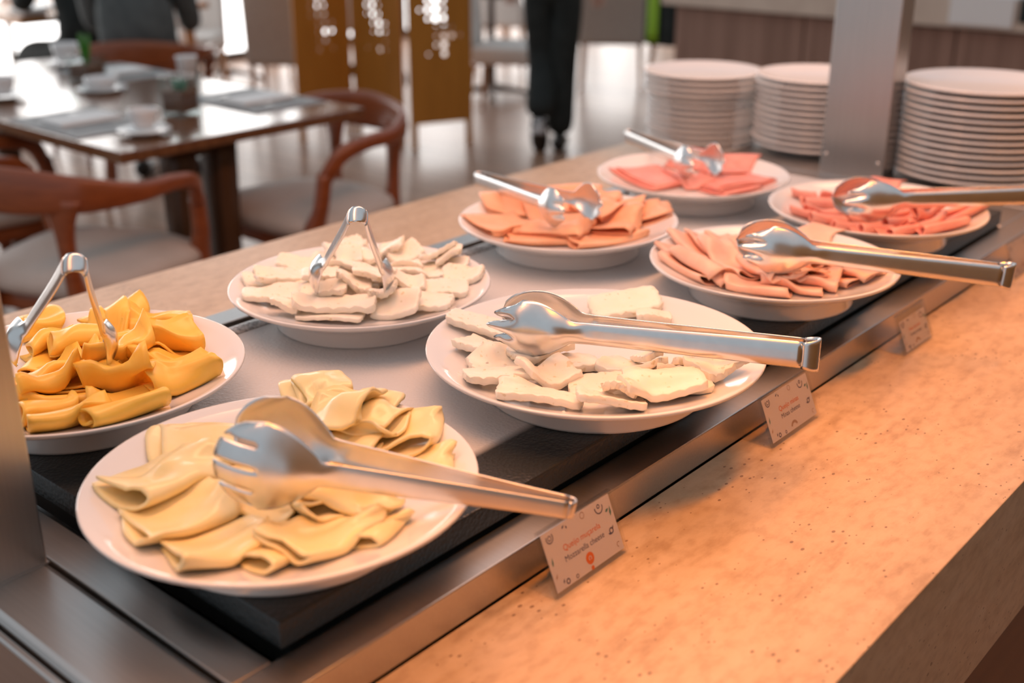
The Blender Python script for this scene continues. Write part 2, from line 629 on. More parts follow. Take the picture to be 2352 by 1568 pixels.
# ------------------------------------------------------------------ platters
def platter_prof(Rr):
    k = Rr
    return [(0, .0285), (.48*k, .0285), (.60*k, .0295), (.70*k, .0325), (.82*k, .0385), (.93*k, .0455), (.985*k, .0498), (.997*k, .0497),
            (1.0*k, .0480), (.992*k, .0455), (.95*k, .0415), (.86*k, .0345), (.76*k, .0280), (.68*k, .0240), (.655*k, .0215), (.648*k, .0150),
            (.662*k, .0030), (.660*k, .0004), (.635*k, 0), (.62*k, .002), (.61*k, .0180), (.55*k, .0215), (0, .0220)]
def psurf(r, Rr):
    L = platter_prof(Rr)[:8]
    for (r0, z0), (r1, z1) in zip(L, L[1:]):
        if r <= r1:
            return z0+(z1-z0)*(r-r0)/(r1-r0)
    return .05
PL = {'P1': (-.729, .539, .170), 'P2': (-1.085, .553, .171), 'P3': (-1.064, .933, .167), 'P4': (-.706, .957, .188),
      'P5': (-1.047, 1.342, .167), 'P6': (-.709, 1.363, .167), 'P7': (-1.062, 1.715, .168), 'P8': (-.722, 1.718, .168)}
PLAB = {'P1': 'round white footed platter holding pale mozzarella slices', 'P2': 'round white footed platter piled with yellow cheese rolls',
        'P3': 'round white footed platter full of white cheese slices', 'P4': 'widest white platter, half empty, with crumbly white cheese pieces',
        'P5': 'round white footed platter of peach coloured ham slices', 'P6': 'round white footed platter fanned with folded turkey breast',
        'P7': 'round white footed platter of pink ham slices before the plate stacks', 'P8': 'round white footed platter of rolled pink ham beside the steel post'}
for k, (x, y, r) in PL.items():
    tag(lathe('serving_platter', platter_prof(r), 'ceramic', None, 96, (x, y, SL)), PLAB[k], 'platter')

# ------------------------------------------------------------------ food
def prof_fold(W, r, top=.92):
    """points (u,z): lower leaf, round fold at u=0, upper leaf coming down again"""
    P = [(-W, .001)]
    for k in range(1, 6):
        P.append((-W+(W-r)*k/6, .001))
    for k in range(9):
        a = -PI/2+PI*k/8
        P.append((-r+r*math.cos(a), r+.001+r*math.sin(a)))
    wt = W*top
    for k in range(1, 8):
        t = k/7
        P.append((-r-(wt-r)*t, (2*r+.001)*(1-t)**1.6+.0045*(1-(1-t)**1.6)+.001))
    return P
def prof_roll(r, tail=.02, turns=1.12, flat=.82):
    P = [(-tail, .0012), (-tail*.5, .001)]
    n = 22
    for k in range(n+1):
        a = -PI/2+2*PI*turns*k/n
        rr = r*(1-.16*k/n)
        P.append((rr*math.cos(a), r*flat+rr*flat*math.sin(a)+.001))
    return P
def prof_flat(W, amp, ph):
    return [(-W+W*k/14, .003+amp*(1+math.sin(ph+5*k/14))*.5) for k in range(15)]
def prof_sail(W, h):
    """leaf folded loosely so that one edge stands open"""
    P = []
    for k in range(8):
        P.append((-W+W*k/7, .001))
    for k in range(1, 9):
        a = -PI/2+PI*.75*k/8
        P.append((h*.35*math.cos(a), h*.35+h*.35*math.sin(a)))
    u, z = P[-1]
    for k in range(1, 7):
        P.append((u-W*.55*k/6, z+h*.5*(k/6)**1.4))
    return P

def slice_obj(name, prof, L, th, mat, M, seed, nv=12, flare=.12, wav=.0015, bend=0., taper=0., sag=0., rag=.0, ridge=0.):
    rn = random.Random(seed)
    ph = [rn.uniform(0, 6.28) for _ in range(6)]
    fl1, fl2 = 1+rn.uniform(-flare, flare), 1+rn.uniform(-flare, flare)
    n = len(prof)-1
    ra, rs = rn.uniform(.70, .84), rn.uniform(-.16, .16)
    rc = rn.uniform(.05, .14)
    def fn(a, b):
        i = a*n
        i0 = min(int(i), n-1)
        f = i-i0
        u = prof[i0][0]*(1-f)+prof[i0+1][0]*f
        z = prof[i0][1]*(1-f)+prof[i0+1][1]*f
        s = fl1+(fl2-fl1)*b
        v = (b-.5)*L
        c = 1-4*(b-.5)**2
        u2 = u*s*(1-taper*b)+bend*c+wav*1.5*math.sin(3.1*b+ph[0]+9*a)
        z2 = z*(.85+.3*(.5+.5*math.sin(2.5*b+ph[1])))+wav*(1+math.sin(5*b+ph[2]+4*a))*.6*min(1, z/.004+.2)-sag*abs(2*b-1)**2
        if ridge:
            z2 += ridge*math.exp(-((a-ra-rs*(b-.5))/.07)**2)*(.35+.65*b)+ridge*.5*math.exp(-((a-ra+.17+rs*(b-.5))/.05)**2)*(1-b)
            v *= 1-rc*max(0., (abs(2*a-1)-.6)/.4)**2
            u2 -= .006*ridge/.004*max(0., abs(2*b-1)-.75)*math.sin(ph[5]+6*b)
        v2 = v+rag*math.sin(a*17+ph[3])*(1 if b > .99 or b < .01 else 0)+wav*2*math.sin(6*a+ph[4])
        return (u2, v2, z2)
    V, F = sheetgeo(fn, n, nv, th)
    # keep the object's origin at its base
    o = mk(name, V, F, mat, None, True)
    o.matrix_world = M
    return o

def place(cx, cy, Rr, e, lift=0., side=1, roll=0., pitch=None, rmax=.78):
    """frame for a slice: fold edge from a to b (mm, plate-local); body lies to the left of a->b for side=+1"""
    ax, ay, bx, by = (v/1000 for v in e)
    mx, my = (ax+bx)/2, (ay+by)/2
    d = Vector((bx-ax, by-ay, 0))
    L = d.length
    d.normalize()
    r = math.hypot(mx, my)
    lim = Rr*rmax
    if r > lim:
        mx *= lim/r
        my *= lim/r
        r = lim
    z = SL+psurf(r, Rr)+.0006+lift
    vax = d*side
    uax = Vector((vax.y, -vax.x, 0))
    wax = Vector((0, 0, 1))
    M = Matrix(((uax.x, vax.x, wax.x, cx+mx), (uax.y, vax.y, wax.y, cy+my), (uax.z, vax.z, wax.z, z), (0, 0, 0, 1)))
    return M, L

FOOD = []          # (platter, order, slice, how it settles)
HEAPS = {}
def heap_xy(plate, x, y):
    n, g, Rr = HEAPS[plate][1:]
    cx, cy, _ = PL[plate]
    return (x-cx)/g+n/2, (y-cy)/g+n/2
def bil(H, fx, fy):
    n = H.shape[0]
    fx, fy = np.clip(fx, 0, n-1.001), np.clip(fy, 0, n-1.001)
    ix, iy = fx.astype(int), fy.astype(int)
    a, b = fx-ix, fy-iy
    return H[ix, iy]*(1-a)*(1-b)+H[ix+1, iy]*a*(1-b)+H[ix, iy+1]*(1-a)*b+H[ix+1, iy+1]*a*b
def shift2(H, dx, dy):
    return np.roll(np.roll(H, dx, 0), dy, 1)
def spread_max(H, k):
    for _ in range(k):
        H = np.maximum.reduce([H]+[shift2(H, *d) for d in ((1, 0), (-1, 0), (0, 1), (0, -1))])
    return H
def blur(H, k):
    for _ in range(k):
        H = (H*2+shift2(H, 1, 0)+shift2(H, -1, 0)+shift2(H, 0, 1)+shift2(H, 0, -1)+(shift2(H, 1, 1)+shift2(H, -1, -1)+shift2(H, 1, -1)+shift2(H, -1, 1))*.5)/8
    return H
def settle(plate):
    """lay the slices of one platter down one after the other, each on what already lies there"""
    cx, cy, Rr = PL[plate]
    g = .002
    n = int(2*(Rr+.03)/g)
    ii = (np.arange(n)-n/2)*g
    rr = np.hypot(*np.meshgrid(ii, ii, indexing='ij'))
    pr = platter_prof(Rr)[:7]
    H = np.interp(rr, [q[0] for q in pr], [q[1] for q in pr])
    HEAPS[plate] = [H, n, g, Rr]
    for _, order, o, how in sorted((f for f in FOOD if f[0] == plate), key=lambda f: f[1]):
        me = o.data
        V = np.empty(len(me.vertices)*3)
        me.vertices.foreach_get('co', V)
        V = V.reshape(-1, 3)
        mw = o.matrix_world if how != 'crumb' else Matrix.Translation(o.location)
        A = np.array(mw)
        P = V @ A[:3, :3].T+A[:3, 3]
        zl = V[:, 2]-V[:, 2].min()
        K = len(V)//2
        if how == 'crumb':
            z = zl+float(bil(H, *heap_xy(plate, P[:1, 0], P[:1, 1]))[0])
        else:
            if how == 'soft':
                mx = np.tile((P[:K, 0]+P[K:, 0])/2, 2)
                my = np.tile((P[:K, 1]+P[K:, 1])/2, 2)
                base = bil(blur(H, 16), *heap_xy(plate, mx, my))
                z = base+zl
            else:
                hh = bil(H, *heap_xy(plate, P[:, 0], P[:, 1]))
                Q = np.c_[P[:, 0]-P[:, 0].mean(), P[:, 1]-P[:, 1].mean(), np.ones(len(P))]
                co = np.linalg.lstsq(Q, hh, rcond=None)[0]
                sl = math.hypot(co[0], co[1])
                if sl > .42:
                    co[:2] *= .42/sl
                soft = bil(blur(spread_max(H, 1), 14), *heap_xy(plate, P[:, 0], P[:, 1]))
                z = .35*(Q @ co)+.65*soft+zl
            under = bil(H, *heap_xy(plate, P[:, 0], P[:, 1]))-z
            z = z+max(0., float(np.percentile(under, 93)))-.0002
            # never through the china
            floor_ = np.interp(np.hypot(P[:, 0]-cx, P[:, 1]-cy), [q[0] for q in pr], [q[1] for q in pr])+.0002-z
            d_ = np.maximum(0, np.maximum(floor_[:K], floor_[K:]))
            z = z+np.tile(d_, 2)
            # what lies here now carries the next slice
            F4 = np.array([tuple(p.vertices) for p in me.polygons if len(p.vertices) == 4])
            fx, fy = heap_xy(plate, P[:, 0], P[:, 1])
            for s_ in (0, .2, .4, .6, .8, 1):
                for t_ in (0, .2, .4, .6, .8, 1):
                    w_ = ((1-s_)*(1-t_), s_*(1-t_), s_*t_, (1-s_)*t_)
                    qx = sum(w_[k]*fx[F4[:, k]] for k in range(4))
                    qy = sum(w_[k]*fy[F4[:, k]] for k in range(4))
                    qz = sum(w_[k]*z[F4[:, k]] for k in range(4))
                    np.maximum.at(H, (np.clip(np.rint(qx).astype(int), 0, n-1), np.clip(np.rint(qy).astype(int), 0, n-1)), qz)
        zb = float(z.min())
        V[:, 2] = z-zb
        me.vertices.foreach_set('co', V.ravel())
        me.update()
        M = mw.copy()
        M.translation.z = SL+zb
        o.matrix_world = M
SEED = [100]
NEAR = {'P1': (('toward the steel post', -.11, -.11), ('toward the mozzarella card', .15, .05), ('toward the wide platter', 0, .15), ('in the middle below the tongs', 0, 0)),
        'P2': (('toward the steel post', .10, -.13), ('toward the mozzarella', .15, .03), ('toward the white cheese', .0, .15), ('toward the dining table', -.15, 0), ('below the upright tongs', 0, 0)),
        'P3': (('toward the yellow cheese', 0, -.14), ('toward the wide platter', .14, 0), ('toward the peach ham', 0, .14), ('toward the dining table', -.14, 0), ('below the upright tongs', 0, 0)),
        'P4': (('toward the mozzarella', 0, -.15), ('toward the minas cheese card', .14, .03), ('below the tong heads', -.03, -.05), ('toward the upright tongs', -.15, -.03)),
        'P5': (('toward the white cheese', 0, -.13), ('toward the turkey', .13, 0), ('toward the pink ham', 0, .13), ('toward the dining table', -.13, 0)),
        'P6': (('toward the wide platter', 0, -.13), ('toward the turkey card', .13, 0), ('toward the rolled ham', 0, .13), ('toward the peach ham', -.13, 0)),
        'P7': (('toward the peach ham', 0, -.13), ('toward the rolled ham', .13, 0), ('toward the plate stacks', 0, .13), ('toward the dining table', -.13, 0)),
        'P8': (('toward the turkey', 0, -.13), ('toward the amber lit ledge', .13, 0), ('toward the widest plates', 0, .13), ('toward the pink ham', -.13, 0))}
def by_neighbour(plate, e, label, group):
    """say which neighbour the piece lies towards"""
    if not group:
        return label, None
    mx, my = (e[0]+e[2])/2000, (e[1]+e[3])/2000
    ph = min(NEAR[plate], key=lambda q: (q[1]-mx)**2+(q[2]-my)**2)[0]
    return label+', '+ph, group+' '+ph
def put(plate, kind, e, mat, name, label, cat, group, lift=0., side=1, W=.05, r=.008, th=.0022, roll=0., rmax=.80, **k):
    # a slice, strip or roll laid on one of the platters
    cx, cy, Rr = PL[plate]
    M, L = place(cx, cy, Rr, e, lift, side, roll, rmax=rmax)
    label, group = by_neighbour(plate, e, label, group)
    SEED[0] += 1
    pr = {'fold': lambda: prof_fold(W, r), 'roll': lambda: prof_roll(r, W), 'flat': lambda: prof_flat(W, r, SEED[0]*1.7), 'sail': lambda: prof_sail(W, r*4)}[kind]()
    o = slice_obj(name, pr, k.pop('L', L), th, mat, M, SEED[0], **k)
    FOOD.append((plate, lift, o, 'soft'))
    return tag(o, label, cat, group)

# --- yellow cheese on P2
def yel(kind, e, lift, W, r, side=1, lab='rolled yellow cheese slice heaped on its platter', **k):
    put('P2', kind, e, 'cheese_yellow', 'yellow_cheese_slice', lab, 'cheese', 'rolled yellow cheese slices', lift, side, W, r, .0026, **k)
FL = 'open yellow cheese slice on the heap of rolls'
bed = [(-120, -60, -60, -90), (-140, 0, -90, -50), (-40, -120, 20, -110), (60, -110, 100, -60), (110, -30, 130, 30), (90, 50, 70, 100), (20, 110, -30, 130), (-60, 110, -110, 80), (-10, -30, 40, 30), (-50, 20, 10, 60)]
for i, e in enumerate(bed):
    yel('fold', tuple(.66*v for v in e), .001, .045, .007, 1 if i % 2 else -1, L=.075)
for e, lift, W, r, kd in [((-132, 9, -124, 52), .012, .05, .007, 'fold'), ((-120, 81, -60, 45), .016, .045, .006, 'flat'), ((-87, -12, -93, 41), .013, .022, .012, 'roll'), ((-74, 73, -81, 132), .010, .045, .010, 'fold'),
        ((-54, 76, -1, 136), .012, .045, .011, 'fold'), ((12, 72, 39, 120), .012, .04, .011, 'sail'), ((-14, 37, -3, 96), .016, .03, .011, 'roll'),
        ((-63, 0, -39, 53), .017, .025, .011, 'roll'), ((50, 32, 95, 101), .011, .035, .008, 'fold'), ((21, -8, 21, 72), .020, .03, .013, 'roll'), ((-12, -63, -13, 27), .019, .03, .014, 'roll'),
        ((97, 14, 120, 85), .012, .045, .010, 'sail'), ((52, -37, 102, 18), .015, .04, .012, 'fold'), ((21, -77, 36, -17), .016, .03, .012, 'roll'),
        ((66, -105, 71, -50), .012, .025, .012, 'roll'), ((98, -110, 106, -30), .009, .028, .012, 'roll'), ((125, -68, 142, 8), .007, .028, .013, 'roll')]:
    yel(kd, e, lift, W, r*(.8 if kd == 'sail' else 1), 1, wav=.0034 if kd != 'roll' else .0022, ridge=.004 if kd != 'roll' else .0016, **(dict(lab=FL) if kd in ('flat', 'sail') else {}))

# --- mozzarella on P1
def moz(e, W, r, side, lift, kind='fold', **k):
    put('P1', kind, e, 'cheese_mozzarella', 'mozzarella_slice', 'folded pale mozzarella slice on its platter', 'cheese', 'folded mozzarella slices', lift, side, W, r*.46, .0030, wav=.0040, ridge=.0042, rag=.0008, nv=16, rmax=.86, **k)
for e, W, r, sd, lf in [((-159, -26, -114, 46), .075, .006, -1, .004), ((-128, 112, -97, 150), .05, .009, 1, .002), ((-50, -112, -54, -16), .070, .011, 1, .010),
        ((2, -136, 5, -46), .075, .011, 1, .007), ((64, -141, 69, -57), .062, .011, 1, .003), ((102, -94, 76, -30), .036, .008, 1, .002),
        ((112, -78, 118, 5), .066, .007, 1, .004), ((132, -22, 126, 32), .035, .008, 1, .002), ((45, -12, 107, 8), .06, .009, 1, .008),
        ((-85, 105, -80, 159), .05, .010, 1, .010), ((-34, 171, -10, 120), .07, .009, -1, .004), ((-38, 150, -5, 95), .065, .011, -1, .012),
        ((-39, 89, 20, 104), .06, .009, 1, .010), ((35, 167, 60, 112), .08, .009, -1, .005), ((90, 142, 111, 100), .075, .009, -1, .003),
        ((-40, 20, 30, 40), .075, .008, 1, .006), ((-30, -50, 45, -38), .065, .009, 1, .004), ((0, -20, 70, -30), .06, .009, 1, .007), ((-90, 30, -20, 70), .07, .009, 1, .003), ((40, 60, 80, 40), .06, .008, -1, .005), ((-100, -60, -90, 10), .07, .007, -1, .003)]:
    moz(e, W*.92, r, sd, lf)

# --- white minas cheese: thick cut slices
def wedge(plate, e, lift, W, th, label, group, seed, rmax=.86):
    cx, cy, Rr = PL[plate]
    rn = random.Random(seed)
    if 'lone' not in group:
        label, group = by_neighbour(plate, e, label, group)
    M, L = place(cx, cy, Rr, e, lift+th/2, 1, rn.uniform(-.28, .10), rmax=rmax)
    L = max(L, .03)*1.12
    a1, p1, a2, p2 = rn.uniform(.003, .009), rn.uniform(0, 6.28), rn.uniform(.001, .003), rn.uniform(0, 6.28)
    rag, p3 = rn.uniform(.0006, .0018), rn.uniform(0, 6.28)
    tp = rn.uniform(-.25, .3)
    def fn(a, b):
        c = 2*b-1
        ed = 1-.05*abs(c)**6
        u = (a-.8)*W*ed*(1+tp*c*.5)+.003*math.sin(2*b+p1)
        v = c*L/2*(1-.08*abs(2*a-1)**4)+rag*math.sin(23*a+p3)*(abs(c) > .98)
        z = a1*(1+math.sin(3.4*b+p1))*.7+a2*math.sin(2.5*a+p2)+rag*math.sin(31*b+p3)*(a < .02 or a > .98)
        return (u, v, z)
    V, F = sheetgeo(fn, 8, 14, th)
    o = mk('white_cheese_slice', V, F, 'cheese_minas', None, False)
    o.data.polygons.foreach_set('use_smooth', [True]*len(o.data.polygons))
    m = o.modifiers.new('bevel', 'BEVEL')
    m.width = .0009
    m.segments = 1
    m.limit_method = 'ANGLE'
    m.angle_limit = R(55)
    o.matrix_world = M
    FOOD.append((plate, lift, o, 'firm'))
    return tag(o, label, 'cheese', group)
P3L = [(-68, -130, -24, -74), (13, -116, 78, -54), (73, -47, 118, -20), (-12, -126, 8, -114), (-13, -89, 28, -55), (63, -37, 81, -21), (77, -13, 135, 19), (-105, -98, -81, -43), (-86, -94, -57, -29), (-35, -64, -7, -33), (7, -41, 34, -17), (-43, -17, -8, 19), (7, -15, 41, 21), (55, 1, 83, 31), (82, 36, 120, 69), (-4, 51, 18, 91), (23, 39, 60, 85), (63, 87, 108, 112), (-2, 116, 36, 141), (43, 140, 63, 157), (-47, 116, -34, 158), (-78, 113, -57, 131), (-106, 42, -88, 88), (-134, -26, -102, 0), (-89, 12, -75, 32), (-63, 22, -48, 40), (-96, 36, -43, 59), (-131, 91, -118, 103)]
for i, e in enumerate(P3L):
    rr = math.hypot((e[0]+e[2])/2, (e[1]+e[3])/2)/1000
    wedge('P3', e, .002+max(0, .020*(1-rr/.13)), .036, .0078, 'white cheese slice heaped on the full platter', 'white cheese slices heaped on the full platter', 300+i, .76)
for i in range(12):
    a = i*2.4
    q = 12+9*i
    x, y = q*math.cos(a), q*math.sin(a)
    wedge('P3', (x-30, y-22, x+30, y+22), .001, .042, .0055, 'white cheese slice heaped on the full platter', 'white cheese slices heaped on the full platter', 350+i)
P4L = [(-168, -59, -105, -30), (-124, -94, -70, -87), (-60, -126, -34, -75), (-33, -84, -19, -24), (-8, -69, 17, -13), (-35, -166, 5, -115), (8, -123, 27, -63), (43, -93, 91, -47), (10, -173, 75, -129), (83, -133, 130, -93), (90, -98, 111, -87), (111, -91, 156, -24), (93, -62, 149, -2), (27, -26, 91, -21), (42, 15, 86, -13), (90, -10, 128, 24), (97, 21, 123, 57), (140, 9, 154, 58), (-70, 96, -24, 161), (-20, 114, 8, 138)]
for i, e in enumerate(P4L):
    back = i >= 18
    wedge('P4', e, .001+(.004 if i in (3, 6, 13, 14, 11) else 0), .042 if i not in (10, 14, 16, 19) else .02, .0085,
          'leftover white cheese slice lying alone on the bare side of the wide platter' if back else 'broken white cheese slice on the half empty platter',
          'lone white cheese slices' if back else 'broken white cheese slices', 400+i, .82)
rn = random.Random(9)
for i in range(26):
    a = rn.uniform(2.6, 4.4) if i < 20 else rn.uniform(0, 6.28)
    q = rn.uniform(.10, .165)
    s = rn.uniform(.0008, .0028)
    V = [(s*1.6*rn.uniform(.5, 1.2)*x, s*rn.uniform(.5, 1.2)*y, s*.5*(1+z)) for x, y, z in ((1, 0, -.9), (-1, 0, -.9), (0, 1, -.9), (0, -1, -.9), (.2, .1, .6))]
    F = [(0, 2, 4), (2, 1, 4), (1, 3, 4), (3, 0, 4), (0, 3, 1, 2)]
    o = mk('cheese_crumb', V, F, 'cheese_minas')
    o.location = (PL['P4'][0]+q*math.cos(a), PL['P4'][1]+q*math.sin(a), SL)
    FOOD.append(('P4', 1., o, 'crumb'))
    o.rotation_euler = (0, 0, rn.uniform(0, 6))
    tag(o, 'tiny white cheese crumb on the rim of the wide platter', 'crumb', 'cheese crumbs on the wide platter')

# --- ham and turkey
def meat(plate, e, W, r, side, lift, mat, nm, label, group, kind='fold', th=.0016, **k):
    put(plate, kind, e, mat, nm, label, 'meat', group, lift, side, W, r, th, **k)
h5 = ('ham_peach', 'ham_slice', 'folded peach coloured ham slice on its platter', 'folded peach ham slices')
for e, W, r, sd, lf in [((-135, -40, -58, 40), .08, .003, 1, .002), ((-110, 60, -30, 100), .08, .003, 1, .001), ((0, 110, 60, 60), .08, .003, 1, .002), ((-60, -20, 0, 40), .09, .003, 1, .006), ((-49, -122, -19, -27), .085, .004, 1, .007), ((-10, -129, 66, -44), .06, .003, 1, .003),
        ((73, -78, 125, 32), .07, .004, 1, .003), ((66, -60, 26, 45), .095, .005, 1, .007), ((106, 10, 70, 110), .11, .005, 1, .005), ((82, 70, 40, 150), .09, .004, 1, .002), ((20, 60, -7, 150), .09, .005, 1, .007), ((-44, 48, 38, 34), .06, .005, 1, .010)]:
    meat('P5', e, W, r, sd, lf+.0025, *h5, wav=.0028)
h7 = ('ham_pink', 'ham_slice', 'deep pink square ham slice in a flat pile', 'pink ham slices in flat piles')
for k, (e, W, sd, lf) in enumerate([((-140, -60, -20, -95), .10, 1, .001), ((-138, -50, -18, -88), .10, 1, .004), ((-136, -42, -16, -80), .10, 1, .007), ((-80, 20, 20, -50), .06, 1, .011),
        ((-8, -26, 96, -56), .085, 1, .002), ((-4, -16, 98, -44), .085, 1, .005), ((84, -45, 128, 72), .10, 1, .004), ((80, -42, 124, 75), .10, 1, .007), ((76, -40, 120, 76), .10, 1, .010), ((-30, 60, 60, 90), .10, 1, .002), ((-100, 60, -20, 90), .09, 1, .001), ((20, 40, 60, 90), .07, 1, .012)]):
    meat('P7', e, W, .0016, sd, lf+.0025, *h7, kind='flat', wav=.0012)
h6 = ('turkey_pale', 'turkey_slice', 'pale turkey slice folded into a narrow strip', 'fanned turkey breast slices')
for k, (e, lf) in enumerate([((-151, -63, -13, -106), .002), ((-124, -100, -40, -125), .001), ((-110, -85, -30, -112), .005), ((-10, -113, 71, -92), .003), ((21, -78, 100, -58), .004), ((42, -41, 106, -30), .006), ((47, 3, 112, -4), .005), ((62, 23, 128, 17), .005), ((72, 40, 136, 50), .003),
        ((-162, -9, -80, -46), .005), ((-155, 17, -82, -26), .006), ((-125, 30, -55, 22), .008), ((-94, 10, -15, -24), .010), ((-110, -14, -5, -80), .011), ((-38, -30, 40, -78), .011), ((-20, -8, 60, -50), .010), ((0, 14, 60, -18), .011),
        ((-60, 45, 20, 20), .007), ((-100, 60, -30, 45), .003), ((-20, 70, 50, 52), .004), ((40, 80, 110, 72), .002)]):
    meat('P6', e, .042, .0052, 1, lf, *h6, wav=.002, taper=-.15)
meat('P6', (-41, 148, 13, 150), .05, .003, 1, .001, 'turkey_pale', 'turkey_slice', 'turkey slice lying flat and alone on the bare back of its platter', None, 'flat')
h8 = ('ham_rose', 'ham_roll', 'rose pink ham slice rolled into a tube', 'rolled ham tubes')
for e, lf in [((-115, -23, -74, 14), .004), ((-83, -77, -42, -40), .004), ((-59, -106, -16, -70), .003), ((-55, -25, -10, -10), .009), ((-15, -118, 21, -86), .002), ((28, -119, 53, -66), .002), ((38, -53, 60, 15), .008), ((72, -63, 101, 15), .007), ((68, -107, 86, -52), .002), ((103, -68, 137, 18), .003), ((100, 5, 135, 92), .002), ((60, 2, 80, 58), .009),
        ((75, 46, 108, 93), .003), ((-144, -7, -109, 15), .002), ((-102, 10, -70, 41), .004), ((-98, -98, -60, -80), .001), ((-20, -60, 20, -20), .007), ((-60, 30, -20, 70), .005), ((-10, 20, 30, 70), .007), ((20, 70, 60, 120), .002), ((-40, 80, 10, 120), .002), ((10, -20, 40, 30), .009)]:
    meat('P8', e, .026, .0085, 1, lf, *h8, 'roll', .0017, wav=.0012)
meat('P8', (-76, 118, -21, 128), .05, .003, 1, .001, 'ham_rose', 'ham_slice', 'ham slice lying flat and alone at the back of the rolled ham platter', None, 'flat')

for _k in PL:
    settle(_k)

# ------------------------------------------------------------------ tongs
def tongs(label, O, H, nref, style, sep, mat, plate, press=.001, group=None):
    O, H = Vector(O), Vector(H)
    s = H-O
    L = s.length
    s.normalize()
    n = Vector(nref)
    n = (n-s*n.dot(s)).normalized()
    w = s.cross(n)
    root = thing('serving_tongs', label, 'tongs', (0, 0, 0), 0, group)
    root.matrix_world = Matrix(((s.x, n.x, w.x, O.x), (s.y, n.y, w.y, O.y), (s.z, n.z, w.z, O.z), (0, 0, 0, 1)))
    cfg = {'salad': dict(hw0=.0075, hw1=.0105, Rh=.041, asp=.94, cup=.013, n0=.0065, chan=.0012),
           'scoop': dict(hw0=.0135, hw1=.0115, Rh=.047, asp=.66, cup=.013, n0=.011, chan=.0035),
           'grip': dict(hw0=.0105, hw1=.0095, Rh=.036, asp=.80, cup=.014, n0=.0095, chan=.0022),
           'claw': dict(hw0=.0092, hw1=.0085, Rh=.029, asp=.86, cup=.012, n0=.0095, chan=.0022)}[style]
    hw0, hw1, Rh, asp, cup, n0, chan = (cfg[k] for k in ('hw0', 'hw1', 'Rh', 'asp', 'cup', 'n0', 'chan'))
    T = 23 if style == 'salad' else 20
    S = 64
    s_start = n0*.9
    tip = L+Rh
    for side, kind in ((1, 'front'), (-1, 'back')):
        V, F = [], []
        for i in range(S+1):
            # samples crowd into the head
            q = i/S
            ss = s_start+(tip-s_start)*(q if q < .5 else q)
            x = (ss-L)/Rh
            hd = 0.
            if x > -1.35:
                if x < 0:
                    hd = Rh*asp*math.cos(max(-1, x/1.35)*PI/2)**1.0
                else:
                    if style == 'salad' or (style == 'scoop' and kind == 'back'):
                        hd = Rh*asp if style == 'salad' else Rh*asp*max(0., 1-min(1, x)**2.2)**(1/2.2)
                    else:
                        hd = Rh*asp*(1-.30*min(1, x)**2)
            hw = hw0+(hw1-hw0)*smoothstep(0, L*.8, ss)
            if x > 0:
                hw = 0
            hw = max(hw*(1 if x < -.6 else max(0, -x/.6)), hd)
            k = smoothstep(0, L, ss)*.35+.65*min(1, ss/L)
            nc = n0+(sep/2-n0)*k
            for j in range(T+1):
                t = 2*j/T-1
                wv = t*hw
                rr = ((x)**2 if x > -1.35 else 99)
                hz = smoothstep(-1.5, -.5, x)
                nn = nc
                # cupped head, channelled handle
                nn += hz*cup*(1-min(1, (t*t*.9+max(0, x)**2*.9)))
                nn -= (1-hz)*chan*abs(t)**4
                sv = ss
                if style == 'salad' and x > 0:
                    sv = L+x*Rh*max(0, 1-abs(t)**2.2)**(1/2.2)
                if kind == 'front' and style == 'scoop' and x > .1:
                    lob = abs(math.sin(1.5*PI*(t+1)))**.7
                    sv -= Rh*(.55*(1-lob)+.28*abs(t))*smoothstep(.0, 1., x)
                if style in ('claw', 'grip') and x > .1:
                    lob = abs(math.sin(1.5*PI*(t+1)))**.7
                    sv -= Rh*(.32*(1-lob)+.18*abs(t))*smoothstep(.0, 1., x)
                V.append((sv, side*nn, wv))
        for i in range(S):
            xm = (s_start+(tip-s_start)*((i+.5)/S)-L)/Rh
            for j in range(T):
                if kind == 'front' and style == 'salad' and xm > .12 and j in (5, 11, 17):
                    continue
                f = (i*(T+1)+j, (i+1)*(T+1)+j, (i+1)*(T+1)+j+1, i*(T+1)+j+1)
                F.append(f if side > 0 else f[::-1])
        o = mk('fork_arm' if (kind == 'front' and style == 'salad') else 'spoon_arm' if style == 'salad' else 'arm', V, F, mat, root, True)
        m = o.modifiers.new('solid', 'SOLIDIFY')
        m.thickness = .0014
        m.offset = 0
    # spring bend
    V, F = [], []
    A, T2 = 14, 8
    for i in range(A+1):
        a = PI/2+PI*i/A
        for j in range(T2+1):
            t = 2*j/T2-1
            bul = 1+.28*math.sin(PI*i/A) if style == 'scoop' else 1
            rad = n0*(1.25 if style == 'scoop' else 1)
            ext = n0*1.0
            V.append((s_start+math.cos(a)*rad*(1.2 if style == 'scoop' else .9), math.sin(a)*(n0-chan*abs(t)**4) if style != 'scoop' else math.sin(a)*n0*(1+.18*math.sin(PI*i/A)), t*hw0*bul))
    for i in range(A):
        for j in range(T2):
            F.append((i*(T2+1)+j, (i+1)*(T2+1)+j, (i+1)*(T2+1)+j+1, i*(T2+1)+j+1))
    o = mk('spring_bend', V, F, mat, root, True)
    m = o.modifiers.new('solid', 'SOLIDIFY')
    m.thickness = .0015
    m.offset = 0
    # lower or raise both ends until the heads touch the food and a lying handle touches the rim
    L3 = np.array([tuple(v.co) for c in root.children for v in c.data.vertices])
    inhead = L3[:, 0] > L-1.2*Rh
    Hm, n_, g_, Rr = HEAPS[plate]
    cx, cy, _ = PL[plate]
    upright = (H-O).normalized().z < -.5
